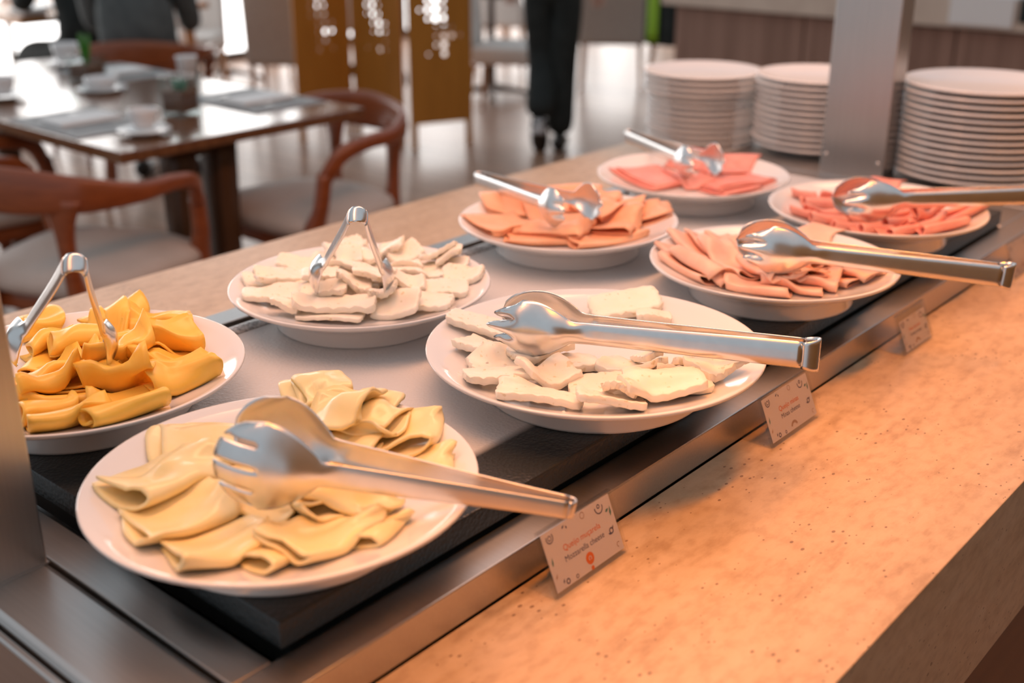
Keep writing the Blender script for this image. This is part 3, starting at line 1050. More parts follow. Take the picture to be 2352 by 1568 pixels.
    for it in range(30):
        s = (H-O).normalized()
        n = Vector(nref)
        n = (n-s*n.dot(s)).normalized()
        w = s.cross(n)
        A = Matrix(((s.x, n.x, w.x, O.x), (s.y, n.y, w.y, O.y), (s.z, n.z, w.z, O.z), (0, 0, 0, 1)))
        root.matrix_world = A
        P = L3 @ np.array(A)[:3, :3].T+np.array(O)
        inside = np.hypot(P[:, 0]-cx, P[:, 1]-cy) < Rr
        gap = P[:, 2]-SL-bil(Hm, *heap_xy(plate, P[:, 0], P[:, 1]))-.0007
        gh = float(gap[inhead & inside].min())
        dh = -gh-press
        if upright:
            H, O = H+Vector((0, 0, dh)), O+Vector((0, 0, dh))
            continue
        hd = (~inhead) & inside
        gr = float(gap[hd].min()) if hd.any() else 0.
        H = H+Vector((0, 0, dh*.7))
        O = O+Vector((0, 0, max(-.012, min(.012, -gr))*.7))
    return root
tongs('satin steel salad tongs with fork and spoon heads resting on the mozzarella', (-0.5070, 0.6660, 0.9443), (-0.7080, 0.5150, 0.9885), (.4, -.9, .1), 'salad', .056, 'tong_steel', 'P1', .006)
tongs('steel serving tongs with scalloped head lying over the wide cheese platter', (-0.4750, 1.0160, 0.9854), (-0.7520, 0.9070, 0.9776), (.45, -.88, .12), 'scoop', .048, 'tong_bright', 'P4', .004)
tongs('steel serving tongs lying across the turkey platter', (-0.4340, 1.4700, 0.9726), (-0.6870, 1.3150, 0.9799), (.5, -.86, .1), 'scoop', .046, 'tong_bright', 'P6', .006)
tongs('steel serving tongs lying across the rolled ham platter beside the post', (-0.4470, 1.9150, 0.9748), (-0.7130, 1.6550, 0.9724), (.7, -.7, .1), 'scoop', .046, 'tong_bright', 'P8', .005)
tongs('steel claw tongs lying on the peach coloured ham', (-1.3030, 1.4170, 0.9597), (-1.0190, 1.3130, 0.9806), (.35, .9, 0), 'grip', .062, 'tong_steel', 'P5', .004)
tongs('steel claw tongs lying on the pink ham near the plate stacks', (-1.3260, 1.8870, 0.9522), (-1.0540, 1.7240, 0.9702), (.25, .95, 0), 'grip', .056, 'tong_steel', 'P7', .003)
tongs('short steel claw tongs standing upright in the yellow cheese', (-0.9280, 0.4820, 1.1139), (-1.0620, 0.5250, 0.9889), (-.6, -.8, 0), 'claw', .084, 'tong_bright', 'P2', .024)
tongs('short steel claw tongs standing upright in the white cheese', (-0.9090, 0.7980, 1.1012), (-1.0300, 0.8890, 0.9812), (-.76, -.65, 0), 'claw', .080, 'tong_bright', 'P3', .014)

# ------------------------------------------------------------------ stacks of plates
def stack_prof(Rr):
    k = Rr
    return [(0, .0127), (.605*k, .0127), (.66*k, .0140), (.80*k, .0175), (.95*k, .0215), (.985*k, .0226), (.998*k, .0216), (1.0*k, .0196), (.992*k, .0172), (.965*k, .0160),
            (.90*k, .0135), (.80*k, .0100), (.68*k, .0075), (.60*k, .0060), (.585*k, .0005), (.55*k, 0), (.54*k, .0062), (0, .0070)]
ORD = 'first second third fourth fifth sixth seventh eighth ninth tenth eleventh twelfth thirteenth fourteenth fifteenth'.split()
def stack(cx, cy, z0, n, rad, dz, lab, group, seed):
    rn = random.Random(seed)
    cache = {}
    for i in range(n):
        Rr = rad(i)
        if Rr not in cache:
            V, F = lathegeo(stack_prof(Rr), 64)
            o = mk('dinner_plate', V, F, 'ceramic_white', None, True)
            cache[Rr] = o
        else:
            o = cache[Rr].copy()
            COL.objects.link(o)
        o.location = (cx+rn.uniform(-.002, .002), cy+rn.uniform(-.002, .002), z0+i*dz+(.0008 if Rr > rad(0) else 0))
        tag(o, 'topmost white plate of the '+lab if i == n-1 else ORD[n-1-i]+' white plate from the top of the '+lab, 'plate', group)
stack(-1.42, 2.317, ST+.0004, 14, lambda i: .137 if i >= 10 else .127, .0131, 'stack with overhanging upper plates', 'plates in the aisle side stack', 1)
stack(-1.155, 2.362, DK+.0008, 12, lambda i: .136, .0131, 'stack half hidden by the steel post', 'plates in the stack behind the post', 2)
stack(-.79, 2.333, DK+.0008, 14, lambda i: .158, .0131, 'stack of widest plates', 'plates in the widest stack', 3)

# ------------------------------------------------------------------ name cards in acrylic holders
def text_mesh(body, size, mat, parent, x, y, z, align='CENTER'):
    c = bpy.data.curves.new('lettering', 'FONT')
    c.body = body
    c.size = size
    c.align_x = align
    c.align_y = 'CENTER'
    t = bpy.data.objects.new('tmp', c)
    COL.objects.link(t)
    bpy.context.view_layer.update()
    dg = bpy.context.evaluated_depsgraph_get()
    me = bpy.data.meshes.new_from_object(t.evaluated_get(dg))
    bpy.data.objects.remove(t)
    me.materials.clear()
    me.materials.append(MATS[mat])
    me.name = 'lettering'
    o = bpy.data.objects.new('lettering', me)
    link(o, parent)
    o.location = (x, y, z)
    return o
def ring(parent, x, y, z, r0, r1, a0, a1, mat, sy=1.):
    n = 16
    V, F = [], []
    for k in range(n+1):
        a = R(a0+(a1-a0)*k/n)
        V += [(r0*math.cos(a), r0*math.sin(a)*sy, 0), (r1*math.cos(a), r1*math.sin(a)*sy, 0)]
    for k in range(n):
        F.append((2*k, 2*k+1, 2*k+3, 2*k+2))
    o = mk('printed_mark', V, F, mat, parent)
    o.location = (x, y, z)
    return o
def leafmark(parent, x, y, z, l, w, ang, mat):
    V = [(-l/2, 0, 0), (-l*.1, w/2, 0), (l/2, 0, 0), (-l*.1, -w/2, 0)]
    o = mk('printed_mark', V, [(0, 3, 2, 1)], mat, parent)
    o.location = (x, y, z)
    o.rotation_euler = (0, 0, R(ang))
    return o
def card(y0, w, h, label, l1, l2, s1, s2, kind, paper=None):
    th = .0016
    root = thing('name_card_holder', label, 'card holder', (-.537, y0, ST+.0006))
    # foot and bent front, drawn in the x-z plane and run along y
    lean = math.atan2(.024, .056)
    V, F = boxgeo((-.042, 0, 0, w, 0, th))
    mk('foot', V, F, 'acrylic', root)
    panel = bpy.data.objects.new('panel', None)
    pm = Matrix(((0, -math.sin(lean), math.cos(lean), 0), (1, 0, 0, 0), (0, math.cos(lean), math.sin(lean), th), (0, 0, 0, 1)))
    def pmesh(name, V, F, mat, zoff=0):
        o = mk(name, V, F, mat, root)
        o.matrix_local = pm
        return o
    V, F = boxgeo((0, w, 0, h, -th, 0))
    bev(pmesh('back_panel', V, F, 'acrylic'), .0006)
    V, F = boxgeo((0, w, 0, h, .0012, .0012+th))
    bev(pmesh('front_panel', V, F, 'acrylic'), .0006)
    V, F = boxgeo((0, w, h-.0005, h+.0012, -th, .0012+th))
    pmesh('top_fold', V, F, 'acrylic')
    bx0, bx1, by0, by1 = paper or (.004, w-.003, .004, h-.003)
    V, F = boxgeo((bx0, bx1, by0, by1, .0003, .0007))
    pc = pmesh('printed_card', V, F, 'paper')
    z = .00085
    cx = (bx0+bx1)/2
    pw, ph = bx1-bx0, by1-by0
    if l1:
        text_mesh(l1, s1, 'ink_orange', pc, cx, by0+ph*.60, z)
        text_mesh(l2, s2, 'ink_violet', pc, cx, by0+ph*.42, z)
    # border of little kitchen doodles
    P = lambda u, v: (bx0+pw*u, by0+ph*v)
    for u, v, r0, r1, a0, a1, mt in ((.10, .88, .0040, .0050, 150, 400, 'ink_violet'), (.10, .88, .0018, .0026, 0, 360, 'ink_violet'), (.82, .88, .0050, .0062, 170, 370, 'ink_violet'),
                                     (.82, .90, .0012, .0022, 0, 360, 'ink_violet'), (.58, .92, .0026, .0033, 0, 360, 'ink_tan'), (.90, .40, .0018, .0032, 0, 360, 'ink_violet'),
                                     (.17, .08, .0016, .0028, 0, 360, 'ink_violet'), (.30, .06, .0012, .0020, 0, 360, 'ink_violet'), (.94, .12, .0018, .0026, 40, 260, 'ink_tan')):
        x, y = P(u, v)
        ring(pc, x, y, z, r0, r1, a0, a1, mt)
    for u, v, l, wd, an, mt in ((.96, .72, .010, .003, 80, 'ink_green'), (.92, .76, .006, .003, 20, 'ink_green'), (.05, .50, .009, .0022, 80, 'ink_green'), (.30, .93, .005, .002, 30, 'ink_violet'), (.34, .90, .004, .002, 110, 'ink_violet'),
                                (.93, .44, .005, .002, 60, 'ink_violet'), (.87, .36, .005, .002, -30, 'ink_violet'), (.05, .25, .006, .002, 60, 'ink_tan'), (.12, .12, .005, .002, 70, 'ink_violet')):
        x, y = P(u, v)
        leafmark(pc, x, y, z, l, wd, an, mt)
    if kind == 'badge':
        x, y = P(.52, .20)
        ring(pc, x, y, z, 0, .0058, 0, 360, 'ink_orange')
        ring(pc, x, y, z+.0002, .0014, .0022, -60, 240, 'paper')
        ring(pc, x, y-.0095, z, 0, .0022, 0, 360, 'ink_orange')
    if kind == 'arch':
        x, y = P(.50, .04)
        ring(pc, x, y, z, .0050, .0080, 20, 160, 'ink_tan')
    bpy.data.objects.remove(panel)
    return root
card(.681, .108, .062, 'acrylic holder with the mozzarella cheese card by the fork tongs', 'Queijo mu\u00e7arela', 'Mozzarella cheese', .0082, .0080, 'badge')
card(1.070, .112, .058, 'acrylic holder with the minas cheese card', 'Queijo minas', 'Minas cheese', .0085, .0082, 'arch')
card(1.430, .094, .054, 'acrylic holder with the turkey breast card', 'Peito de peru', 'Turkey breast', .0068, .0066, 'arch', (.008, .090, .002, .044))
card(1.858, .094, .056, 'acrylic card holder opposite the rolled ham tongs', None, None, .0088, .0082, 'arch')

# ------------------------------------------------------------------ dining table with chairs
tb = thing('dining_table', 'glossy brown wooden dining table laid for breakfast', 'table', (-3.66, 2.05, 0))
child_box(tb, 'table_top', (-4.55, -2.775, 1.612, 2.49, .718, .75), 'wood_table', .004)
child_box(tb, 'apron', (-4.42, -2.93, 1.86, 2.09, .66, .718), 'wood_dark')
for lx, ly in ((-2.97, 1.905), (-2.97, 2.05), (-4.35, 1.905), (-4.35, 2.05)):
    V, F = sweepgeo([(lx+.01, ly, .70), (lx, ly, .3), (lx-.01, ly, 0)], [(.04, .055), (.035, .045), (.028, .032)], up=(1, 0, 0), sq=6)
    o = mk('leg', V, F, 'wood_dark', tb, True)
    o.location = -tb.location

def wood_chair(loc, rz, label, group='curved wooden armchairs', first=[None]):
    if first[0] is None:
        t = thing('wooden_armchair', label, 'chair', loc, rz, group)
        # seat cushion
        V, F = [], []
        prof = [(0, .465), (.55, .468), (.86, .462), (.97, .445), (1.0, .425), (.97, .405), (.9, .395), (0, .392)]
        n = 40
        for r, z in prof:
            for k in range(n):
                a = 2*PI*k/n
                c, s = math.cos(a), math.sin(a)
                x = math.copysign(abs(c)**.55, c)*.262*r
                y = math.copysign(abs(s)**.55, s)*.245*r
                x *= 1+.10*(y/.245)
                V.append((x, y, z))
        for i in range(len(prof)-1):
            for k in range(n):
                k2 = (k+1) % n
                F.append((i*n+k, i*n+k2, (i+1)*n+k2, (i+1)*n+k))
        mk('seat', V, [f[::-1] for f in F], 'seat_beige', t, True)
        V, F = boxgeo((-.235, .235, -.215, .215, .345, .392))
        bev(mk('seat_frame', V, F, 'wood_red', t), .01)
        # back and arm rail in one bow
        path = [(-.270, .150, .585), (-.296, .10, .655), (-.305, .0, .680), (-.285, -.13, .682), (-.20, -.245, .695), (0, -.29, .702),
                (.20, -.245, .695), (.285, -.13, .682), (.305, .0, .680), (.296, .10, .655), (.270, .150, .585)]
        sec = [(.019, .024), (.020, .024), (.020, .022), (.017, .028), (.014, .048), (.014, .062), (.014, .048), (.017, .028), (.020, .022), (.020, .024), (.019, .024)]
        sweep('back_rail', path, sec, 'wood_red', t, sub=8, seg=16, sq=3.0)
        for s in (-1, 1):
            sweep('leg', [(s*.270, .150, .60), (s*.262, .165, .50), (s*.240, .185, .40), (s*.245, .215, .2), (s*.255, .24, 0)],
                  [(.021, .024), (.022, .026), (.026, .034), (.020, .022), (.014, .014)], 'wood_red', t, up=(0, 1, 0), sq=2.6)
            sweep('leg', [(s*.150, -.262, .685), (s*.146, -.256, .60), (s*.145, -.250, .50), (s*.150, -.240, .38), (s*.17, -.265, .18), (s*.19, -.295, 0)],
                  [(.066, .014), (.030, .017), (.021, .020), (.024, .026), (.019, .02), (.014, .014)], 'wood_red', t, up=(0, 1, 0), sq=2.6)
            sweep('side_rail', [(s*.235, .18, .372), (s*.225, 0, .366), (s*.16, -.235, .372)], [(.014, .028), (.014, .022), (.014, .028)], 'wood_red', t, sq=3)
        first[0] = t
        return t
    t = dup(first[0], label)
    t.location = loc
    t.rotation_euler = (0, 0, rz)
    return t
wood_chair((-2.93, 1.567, 0), R(22), 'red brown wooden armchair pulled askew at the table corner beside the buffet')
wood_chair((-2.93, 2.36, 0), R(180), 'red brown wooden armchair tucked under the table beside the golden screen')
wood_chair((-3.78, 1.62, 0), R(0), 'red brown wooden armchair further along the table, half hidden by the askew one')
wood_chair((-4.91, 3.04, 0), R(48), 'red brown wooden armchair in which a person in grey sits')

# things on the dining table
TZ = .7503
def cup(x, y, lab, grp, h=.062, r=.042, saucer=True, rz=0):
    t = thing('coffee_cup', lab, 'cup', (x, y, TZ+(.0125 if saucer else 0)), rz, grp)
    lathe('bowl', [(0, .004), (r*.55, .005), (r*.8, .02), (r*.94, h*.75), (r, h), (r*.96, h), (r*.90, h*.75), (r*.74, .02), (r*.5, .010), (0, .009)], 'ceramic_white', t, 32)
    sweep('handle', [(r*.9, 0, h*.82), (r*1.45, 0, h*.80), (r*1.55, 0, h*.5), (r*.85, 0, h*.25)], [(.004, .005)]*4, 'ceramic_white', t, seg=8, sub=5)
    if saucer:
        s = lathe('saucer', [(0, .007), (.03, .007), (.055, .012), (.075, .018), (.0755, .016), (.056, .008), (.04, .003), (.035, 0), (0, .001)], 'ceramic_white', None, 40, (x, y, TZ))
        tag(s, 'white saucer under a '+lab.split(' on ')[0].replace('white ', ''), 'saucer')
    return t
cup(-2.935, 1.79, 'white coffee cup standing at the near table corner on its saucer', 'coffee cups', rz=R(100))
cup(-3.78, 1.80, 'white coffee cup at the long side of the table on its saucer', 'coffee cups', rz=R(200))
cup(-4.30, 2.32, 'white coffee cup by the green budded vase on its saucer', 'coffee cups', .075, .05, rz=R(20))
def tumbler(x, y, lab):
    o = lathe('tumbler', [(0, .004), (.030, .004), (.036, .09), (.038, .095), (.036, .095), (.033, .09), (.027, .008), (0, .007)], 'ceramic_white', None, 32, (x, y, TZ))
    return tag(o, lab, 'tumbler')
tumbler(-3.60, 2.395, 'pale tumbler standing behind the square succulent vase')
def vase(x, y, s, h, lab, lm, tall):
    t = thing('glass_vase', lab, 'vase', (x, y, TZ), R(15))
    V, F = [], []
    for bx in ((-s, s, -s, -s+.004, 0, h), (-s, s, s-.004, s, 0, h), (-s, -s+.004, -s+.004, s-.004, 0, h), (s-.004, s, -s+.004, s-.004, 0, h), (-s, s, -s, s, 0, .006)):
        boxgeo(bx, V, F)
    mk('glass_body', V, F, 'glass', t)
    V, F = boxgeo((-s+.006, s-.006, -s+.006, s-.006, .008, h*.62))
    bev(mk('soil', V, F, 'soil', t), .004)
    rn = random.Random(int(x*100) % 97)
    pl = None
    for k in range(9 if not tall else 6):
        a = k*2.4
        el = R(35+5*k) if not tall else R(72+3*k)
        ln = .04 if not tall else .11
        d = Vector((math.cos(a)*math.cos(el), math.sin(a)*math.cos(el), math.sin(el)))
        p0 = Vector((0, 0, h*.6))
        sweep('leaf', [p0, p0+d*ln*.5, p0+d*ln+Vector((0, 0, .005))], [(.006, .003), (.011, .004), (.001, .001)], lm, t, seg=8, sub=4, up=(d.y, -d.x, .3))
    return t
vase(-3.13, 2.045, .045, .115, 'square glass vase with a grey green succulent beside the cup', 'leaf_teal', False)
vase(-3.94, 2.20, .05, .085, 'square glass vase with an upright green plant near the person', 'leaf_green', True)
def setting(x, y, rz, lab):
    m = box('placemat', (x-.20, x+.20, y-.14, y+.14, TZ, TZ+.004), 'placemat')
    m.rotation_euler = (0, 0, rz)
    tag(m, 'grey placemat '+lab, 'placemat')
    c, s = math.cos(rz), math.sin(rz)
    def rel(o, dx, dy, dz):
        o.location = (x+c*dx-s*dy, y+s*dx+c*dy, TZ+dz)
        o.rotation_euler = (0, 0, rz)
    n = box('napkin', (-.065, .065, -.10, .10, 0, .012), 'napkin', None, .004)
    rel(n, -.02, .0, .0042)
    tag(n, 'folded white napkin '+lab, 'napkin')
    for kind, dx in (('fork', -.13), ('knife', .11)):
        t = thing(kind, 'steel '+kind+' '+lab, kind)
        rel(t, dx, 0, .0052)
        sweep('handle', [(0, -.10, .001), (0, -.02, .002), (0, .02, .002)], [(.006, .0012), (.005, .0012), (.003, .0015)], 'cutlery', t, seg=8)
        if kind == 'knife':
            V, F = boxgeo((-.008, .008, .02, .11, .001, .0025))
            mk('blade', V, F, 'cutlery', t)
        else:
            V, F = boxgeo((-.011, .011, .02, .05, .001, .003))
            mk('neck', V, F, 'cutlery', t)
            for q in (-.009, -.003, .003, .009):
                V, F = boxgeo((q-.0014, q+.0014, .05, .09, .001, .003))
                mk('tine', V, F, 'cutlery', t)
setting(-3.22, 1.77, 0, 'before the askew armchair')
setting(-3.14, 2.33, PI, 'before the armchair by the screen')
setting(-4.0, 2.35, PI, 'on the far side near the green plant')
pl = lathe('side_plate', [(0, .005), (.055, .005), (.085, .014), (.0855, .012), (.055, .002), (.05, 0), (0, .001)], 'ceramic_white', None, 40, (-3.68, 2.10, TZ))
tag(pl, 'small white side plate between the two glass vases', 'plate')
pb = lathe('sugar_bowl', [(0, .004), (.04, .004), (.055, .03), (.057, .042), (.053, .042), (.048, .03), (.03, .01), (0, .008)], 'ceramic_white', None, 32, (-3.68, 2.10, TZ+.0056))
tag(pb, 'low white sugar bowl on the small side plate', 'bowl')

# ------------------------------------------------------------------ golden folding screen
def screen_panel(p0, p1, h, parent, seed, dense):
    p0, p1 = Vector((*p0, 0)), Vector((*p1, 0))
    d = (p1-p0)
    w = d.length
    d.normalize()
    nrm = Vector((-d.y, d.x, 0))
    t = .012
    cell = .048
    nx = int((w-.06)/cell)
    x_off = (w-nx*cell)/2
    z_lo, z_hi = .50, h-.12
    nz = int((z_hi-z_lo)/cell)
    V, F = [], []
    idx = {}
    def vv(x, z, s):
        k = (round(x, 5), round(z, 5), s)
        if k not in idx:
            idx[k] = len(V)
            V.append(p0+d*x+nrm*(s*t)+Vector((0, 0, z))-parent.location)
        return idx[k]
    def quad(x0, x1, z0, z1):
        for s in (-.5, .5):
            q = (vv(x0, z0, s), vv(x1, z0, s), vv(x1, z1, s), vv(x0, z1, s))
            F.append(q if s < 0 else q[::-1])
    rn = random.Random(seed)
    foot = .04
    quad(0, w, .14, z_lo)
    zt = z_lo+nz*cell
    quad(0, w, zt, h)
    quad(0, x_off, z_lo, zt)
    quad(x_off+nx*cell, w, z_lo, zt)
    for s0, s1 in ((0, .04), (w-.04, w)):
        quad(s0, s1, 0, .14)
    # outer edge faces
    def edge(a, b):
        F.append((vv(*a, -.5), vv(*a, .5), vv(*b, .5), vv(*b, -.5)))
    edge((0, 0), (0, h)); edge((w, h), (w, 0)); edge((0, h), (w, h)); edge((.04, .14), (w-.04, .14))
    for i in range(nx):
        for j in range(nz):
            x0, z0 = x_off+i*cell, z_lo+j*cell
            cxx, czz = x0+cell/2, z0+cell/2
            fade = min(1, (j+2)/4)
            wave = (.5+.5*math.sin(i*.9+seed*2+.35*j))
            mid = math.exp(-((i-nx*.42-.8*math.sin(j*.9))/1.0)**2)
            r = cell*(.15+.25*mid*dense) if rn.random() < fade else 0
            if r < cell*.16:
                quad(x0, x0+cell, z0, z0+cell)
                continue
            m = 8
            for s in (-.5, .5):
                cor = [vv(x0, z0, s), vv(x0+cell, z0, s), vv(x0+cell, z0+cell, s), vv(x0, z0+cell, s)]
                ring_ = []
                for k in range(m):
                    a = 2*PI*k/m-PI*.75-PI/8
                    V.append(p0+d*(cxx+r*math.cos(a))+nrm*(s*t)+Vector((0, 0, czz+r*math.sin(a)))-parent.location)
                    ring_.append(len(V)-1)
                for c in range(4):
                    a, b = ring_[2*c], ring_[2*c+1]
                    b2 = ring_[(2*c+2) % m]
                    f1 = (cor[c], b, a)
                    f2 = (cor[c], cor[(c+1) % 4], b2, b)
                    F.append(f1 if s < 0 else f1[::-1])
                    F.append(f2 if s < 0 else f2[::-1])
                if s < 0:
                    r1 = ring_
                else:
                    for k in range(m):
                        k2 = (k+1) % m
                        F.append((r1[k], r1[k2], ring_[k2], ring_[k]))
    return mk('perforated_panel', V, F, 'screen_gold', parent)
scr = thing('folding_screen', 'golden brown folding screen with panels of small cut-out holes', 'screen', (-4.85, 4.55, 0))
screen_panel((-4.656, 4.515), (-4.512, 4.867), 1.75, scr, 1, 1.0)
screen_panel((-5.19, 4.585), (-4.80, 4.605), 1.75, scr, 2, .75)
screen_panel((-5.25, 4.20), (-5.20, 4.57), 1.75, scr, 3, .6)
for hx, hy in ((-4.73, 4.56), (-5.195, 4.578)):
    for hz in (.35, 1.3):
        V, F = lathegeo([(0, 0), (.008, 0), (.008, .07), (0, .07)], 10)
        mk('hinge', V, F, 'frame_dark', scr, True, (hx+4.85, hy-4.55, hz))

# ------------------------------------------------------------------ upholstered chairs and tables behind
def soft_chair(loc, rz, label, mats=('fabric_beige', 'fabric_white'), first={}):
    if mats not in first:
        t = thing('upholstered_chair', label, 'chair', loc, rz, 'upholstered chairs in the back of the room')
        V, F = boxgeo((-.235, .235, -.20, .25, .36, .47))
        bev(mk('seat', V, F, mats[1], t), .03, 3)
        V, F = sheetgeo(lambda a, b: ((a-.5)*.46, -.235-.07*b**2-.02*(1-(2*a-1)**2), .34+.56*b), 10, 10, .06)
        bev(mk('backrest', V, F, mats[0], t, True), .02, 2)
        for sx, sy in ((-1, 1), (1, 1), (-1, -1), (1, -1)):
            sweep('leg', [(sx*.20, sy*.20, .36), (sx*.215, sy*.225, 0)], [(.02, .02), (.012, .012)], 'wood_tan', t, seg=8, sub=2, up=(0, 1, 0), sq=4)
        first[mats] = t
        return t
    t = dup(first[mats], label)
    t.location = loc
    t.rotation_euler = (0, 0, rz)
    return t
soft_chair((-6.05, 4.80, 0), R(42), 'beige upholstered chair with its back to us beside the golden screen')
soft_chair((-5.05, 6.95, 0), R(35), 'beige upholstered chair with its back to us beyond the walking person')
soft_chair((-4.55, 7.25, 0), R(-100), 'white seated upholstered chair by the black bag', ('fabric_white', 'fabric_white'))
soft_chair((-4.86, 5.60, 0), R(-60), 'white seated upholstered chair at the pedestal table behind the screen', ('fabric_white', 'fabric_white'))
soft_chair((-6.85, 4.55, 0), R(-140), 'white upholstered chair facing us before the bright window', ('fabric_white', 'fabric_white'))
soft_chair((-7.2, 6.0, 0), R(140), 'white upholstered chair standing closest to the windows', ('fabric_white', 'fabric_white'))
soft_chair((-6.3, 7.3, 0), R(10), 'white upholstered chair in the open floor beyond the pedestal table', ('fabric_white', 'fabric_white'))

def pedestal(loc, lab, topm='wood_dark', r=.38):
    t = thing('pedestal_table', lab, 'table', loc)
    V, F = boxgeo((-r, r, -r, r, .715, .75))
    bev(mk('table_top', V, F, topm, t), .004)
    sweep('column', [(0, 0, .72), (0, 0, .4), (0, 0, .03)], [(.022, .022), (.03, .03), (.035, .035)], 'wood_dark', t, up=(0, 1, 0))
    for k in range(4):
        a = PI/4+k*PI/2
        sweep('foot', [(0, 0, .07), (.15*math.cos(a), .15*math.sin(a), .05), (.30*math.cos(a), .30*math.sin(a), .015)], [(.022, .03), (.02, .02), (.016, .014)], 'wood_dark', t)
    return t
pedestal((-5.45, 6.08, 0), 'dark pedestal table behind the golden screen')
pedestal((-5.05, 8.0, 0), 'dark pedestal table beyond the beige chair')
pedestal((-7.5, 5.3, 0), 'dark pedestal table between the white chairs by the window')

# neighbouring breakfast table with the seated people
nt2 = thing('breakfast_table', 'tan wooden breakfast table next to the seated people', 'table', (-6.5, 3.65, 0))
child_box(nt2, 'table_top', (-7.1, -6.02, 3.02, 4.2, .712, .75), 'wood_tan', .004)
for lx, ly in ((-7.0, 3.2), (-7.0, 4.1), (-6.12, 3.80), (-6.12, 4.1)):
    V, F = boxgeo((lx-.03, lx+.03, ly-.03, ly+.03, 0, .712))
    o = mk('leg', V, F, 'wood_tan', nt2)
    o.location = -nt2.location
for x, y, r in ((-6.4, 3.32, .12), (-6.2, 3.62, .11)):
    p = lathe('breakfast_plate', [(0, .006), (.6*r, .006), (r, .02), (1.01*r, .018), (.6*r, .001), (0, .001)], 'ceramic_white', None, 40, (x, y, TZ))
    tag(p, 'white plate on the tan breakfast table', 'plate', 'plates on the breakfast table')
np_ = box('napkin', (-6.22, -6.05, 3.06, 3.20, TZ, TZ+.035), 'napkin', None, .01)
tag(np_, 'crumpled white napkin at the corner of the breakfast table', 'napkin')

# ------------------------------------------------------------------ people
def body(name, verts, edges, radii, mats, root=0, sub=2, parent=None, loc=None, rz=0):
    me = bpy.data.meshes.new(name)
    me.from_pydata(verts, edges, [])
    o = bpy.data.objects.new(name, me)
    link(o, parent)
    m = o.modifiers.new('skin', 'SKIN')
    m.use_smooth_shade = True
    for i, r in enumerate(radii):
        sv = me.skin_vertices[0].data[i]
        sv.radius = r if isinstance(r, tuple) else (r, r)
        sv.use_root = (i == root)
    s = o.modifiers.new('subd', 'SUBSURF')
    s.levels = s.render_levels = sub
    me.materials.append(MATS[mats])
    if loc is not None:
        o.location = loc
        o.rotation_euler = (0, 0, rz)
    return o
def shoe(parent, x, y, z, rz, pitch=0, size=.27):
    V, F = sweepgeo([(0, -.09, .045), (0, -.05, .05), (0, .03, .045), (0, .11, .034), (0, .18, .024)],
                    [(.036, .042), (.045, .050), (.048, .044), (.050, .032), (.028, .018)], seg=14)
    o = mk('shoe', V, F, 'shoe_black', parent, True)
    o.location = (x, y, z)
    o.rotation_euler = (pitch, 0, rz)
    return o
def head(parent, x, y, z, rz, hairlong=False):
    V, F = [], []
    n, m = 28, 20
    for i in range(m+1):
        th = PI*i/m
        for k in range(n):
            a = 2*PI*k/n
            px, py, pz = math.sin(th)*math.cos(a), math.sin(th)*math.sin(a), math.cos(th)
            jaw = 1-.22*max(0, -pz)**1.3
            fx, fy, fz = px*.075*jaw, py*.095*jaw+.01*max(0, -pz), pz*.115
            if py > .75:
                fy += .016*math.exp(-((px/.16)**2+((pz+.12)/.18)**2))       # nose
                fy -= .008*math.exp(-(((abs(px)-.38)/.14)**2+((pz-.08)/.12)**2))  # eye sockets
                fy -= .004*math.exp(-((px/.3)**2+((pz+.48)/.05)**2))        # mouth line
            V.append((fx, fy, fz))
    for i in range(m):
        for k in range(n):
            k2 = (k+1) % n
            F.append((i*n+k, (i+1)*n+k, (i+1)*n+k2, i*n+k2))
    h = mk('head', V, F, 'skin', parent, True, (x, y, z))
    h.rotation_euler = (0, 0, rz)
    V2, F2 = [], []
    for i in range(11):
        th = PI*.62*i/10
        for k in range(n):
            a = 2*PI*k/n
            q = th*(1-.38*max(0, math.sin(a)))
            V2.append((math.sin(q)*math.cos(a)*.082, math.sin(q)*math.sin(a)*.102-.004, math.cos(q)*.122))
    for i in range(10):
        for k in range(n):
            k2 = (k+1) % n
            F2.append((i*n+k, (i+1)*n+k, (i+1)*n+k2, i*n+k2))
    mk('hair', V2, F2, 'hair', h, True)
    for s in (-1, 1):
        V3, F3 = sweepgeo([(s*.074, -.005, .03), (s*.084, -.012, .012), (s*.076, -.004, -.03)], [(.006, .010), (.009, .014), (.005, .007)], seg=8)
        mk('ear', V3, F3, 'skin', h, True)
    return h
def hand(parent, p, d, side):
    """palm with five bent fingers; d points along the fingers"""
    t = bpy.data.objects.new('hand', None)
    p, d = Vector(p), Vector(d).normalized()
    sd = d.cross(Vector((0, 0, 1)))
    if sd.length < .1:
        sd = Vector((side, 0, 0))
    sd.normalize()
    nn = sd.cross(d)
    vs_, es, rs = [p-d*.02, p+d*.035, p+d*.075], [(0, 1), (1, 2)], [(.026, .016), (.034, .015), (.034, .013)]
    for k, (off, ln) in enumerate(((-.028, .058), (-.010, .070), (.010, .066), (.027, .052))):
        b = len(vs_)
        a = p+d*.072+sd*off
        vs_ += [a, a+d*ln*.5-nn*.006, a+d*ln*.85-nn*.022]
        es += [(2, b), (b, b+1), (b+1, b+2)]
        rs += [.010, .009, .0075]
    b = len(vs_)
    a = p+d*.02+sd*(side*.032)
    vs_ += [a, a+d*.03+sd*side*.018-nn*.008, a+d*.055+sd*side*.020-nn*.016]
    es += [(1, b), (b, b+1), (b+1, b+2)]
    rs += [.013, .011, .009]
    bpy.data.objects.remove(t)
    return body('hand', [tuple(v) for v in vs_], es, rs, 'skin', 1, 2, parent)

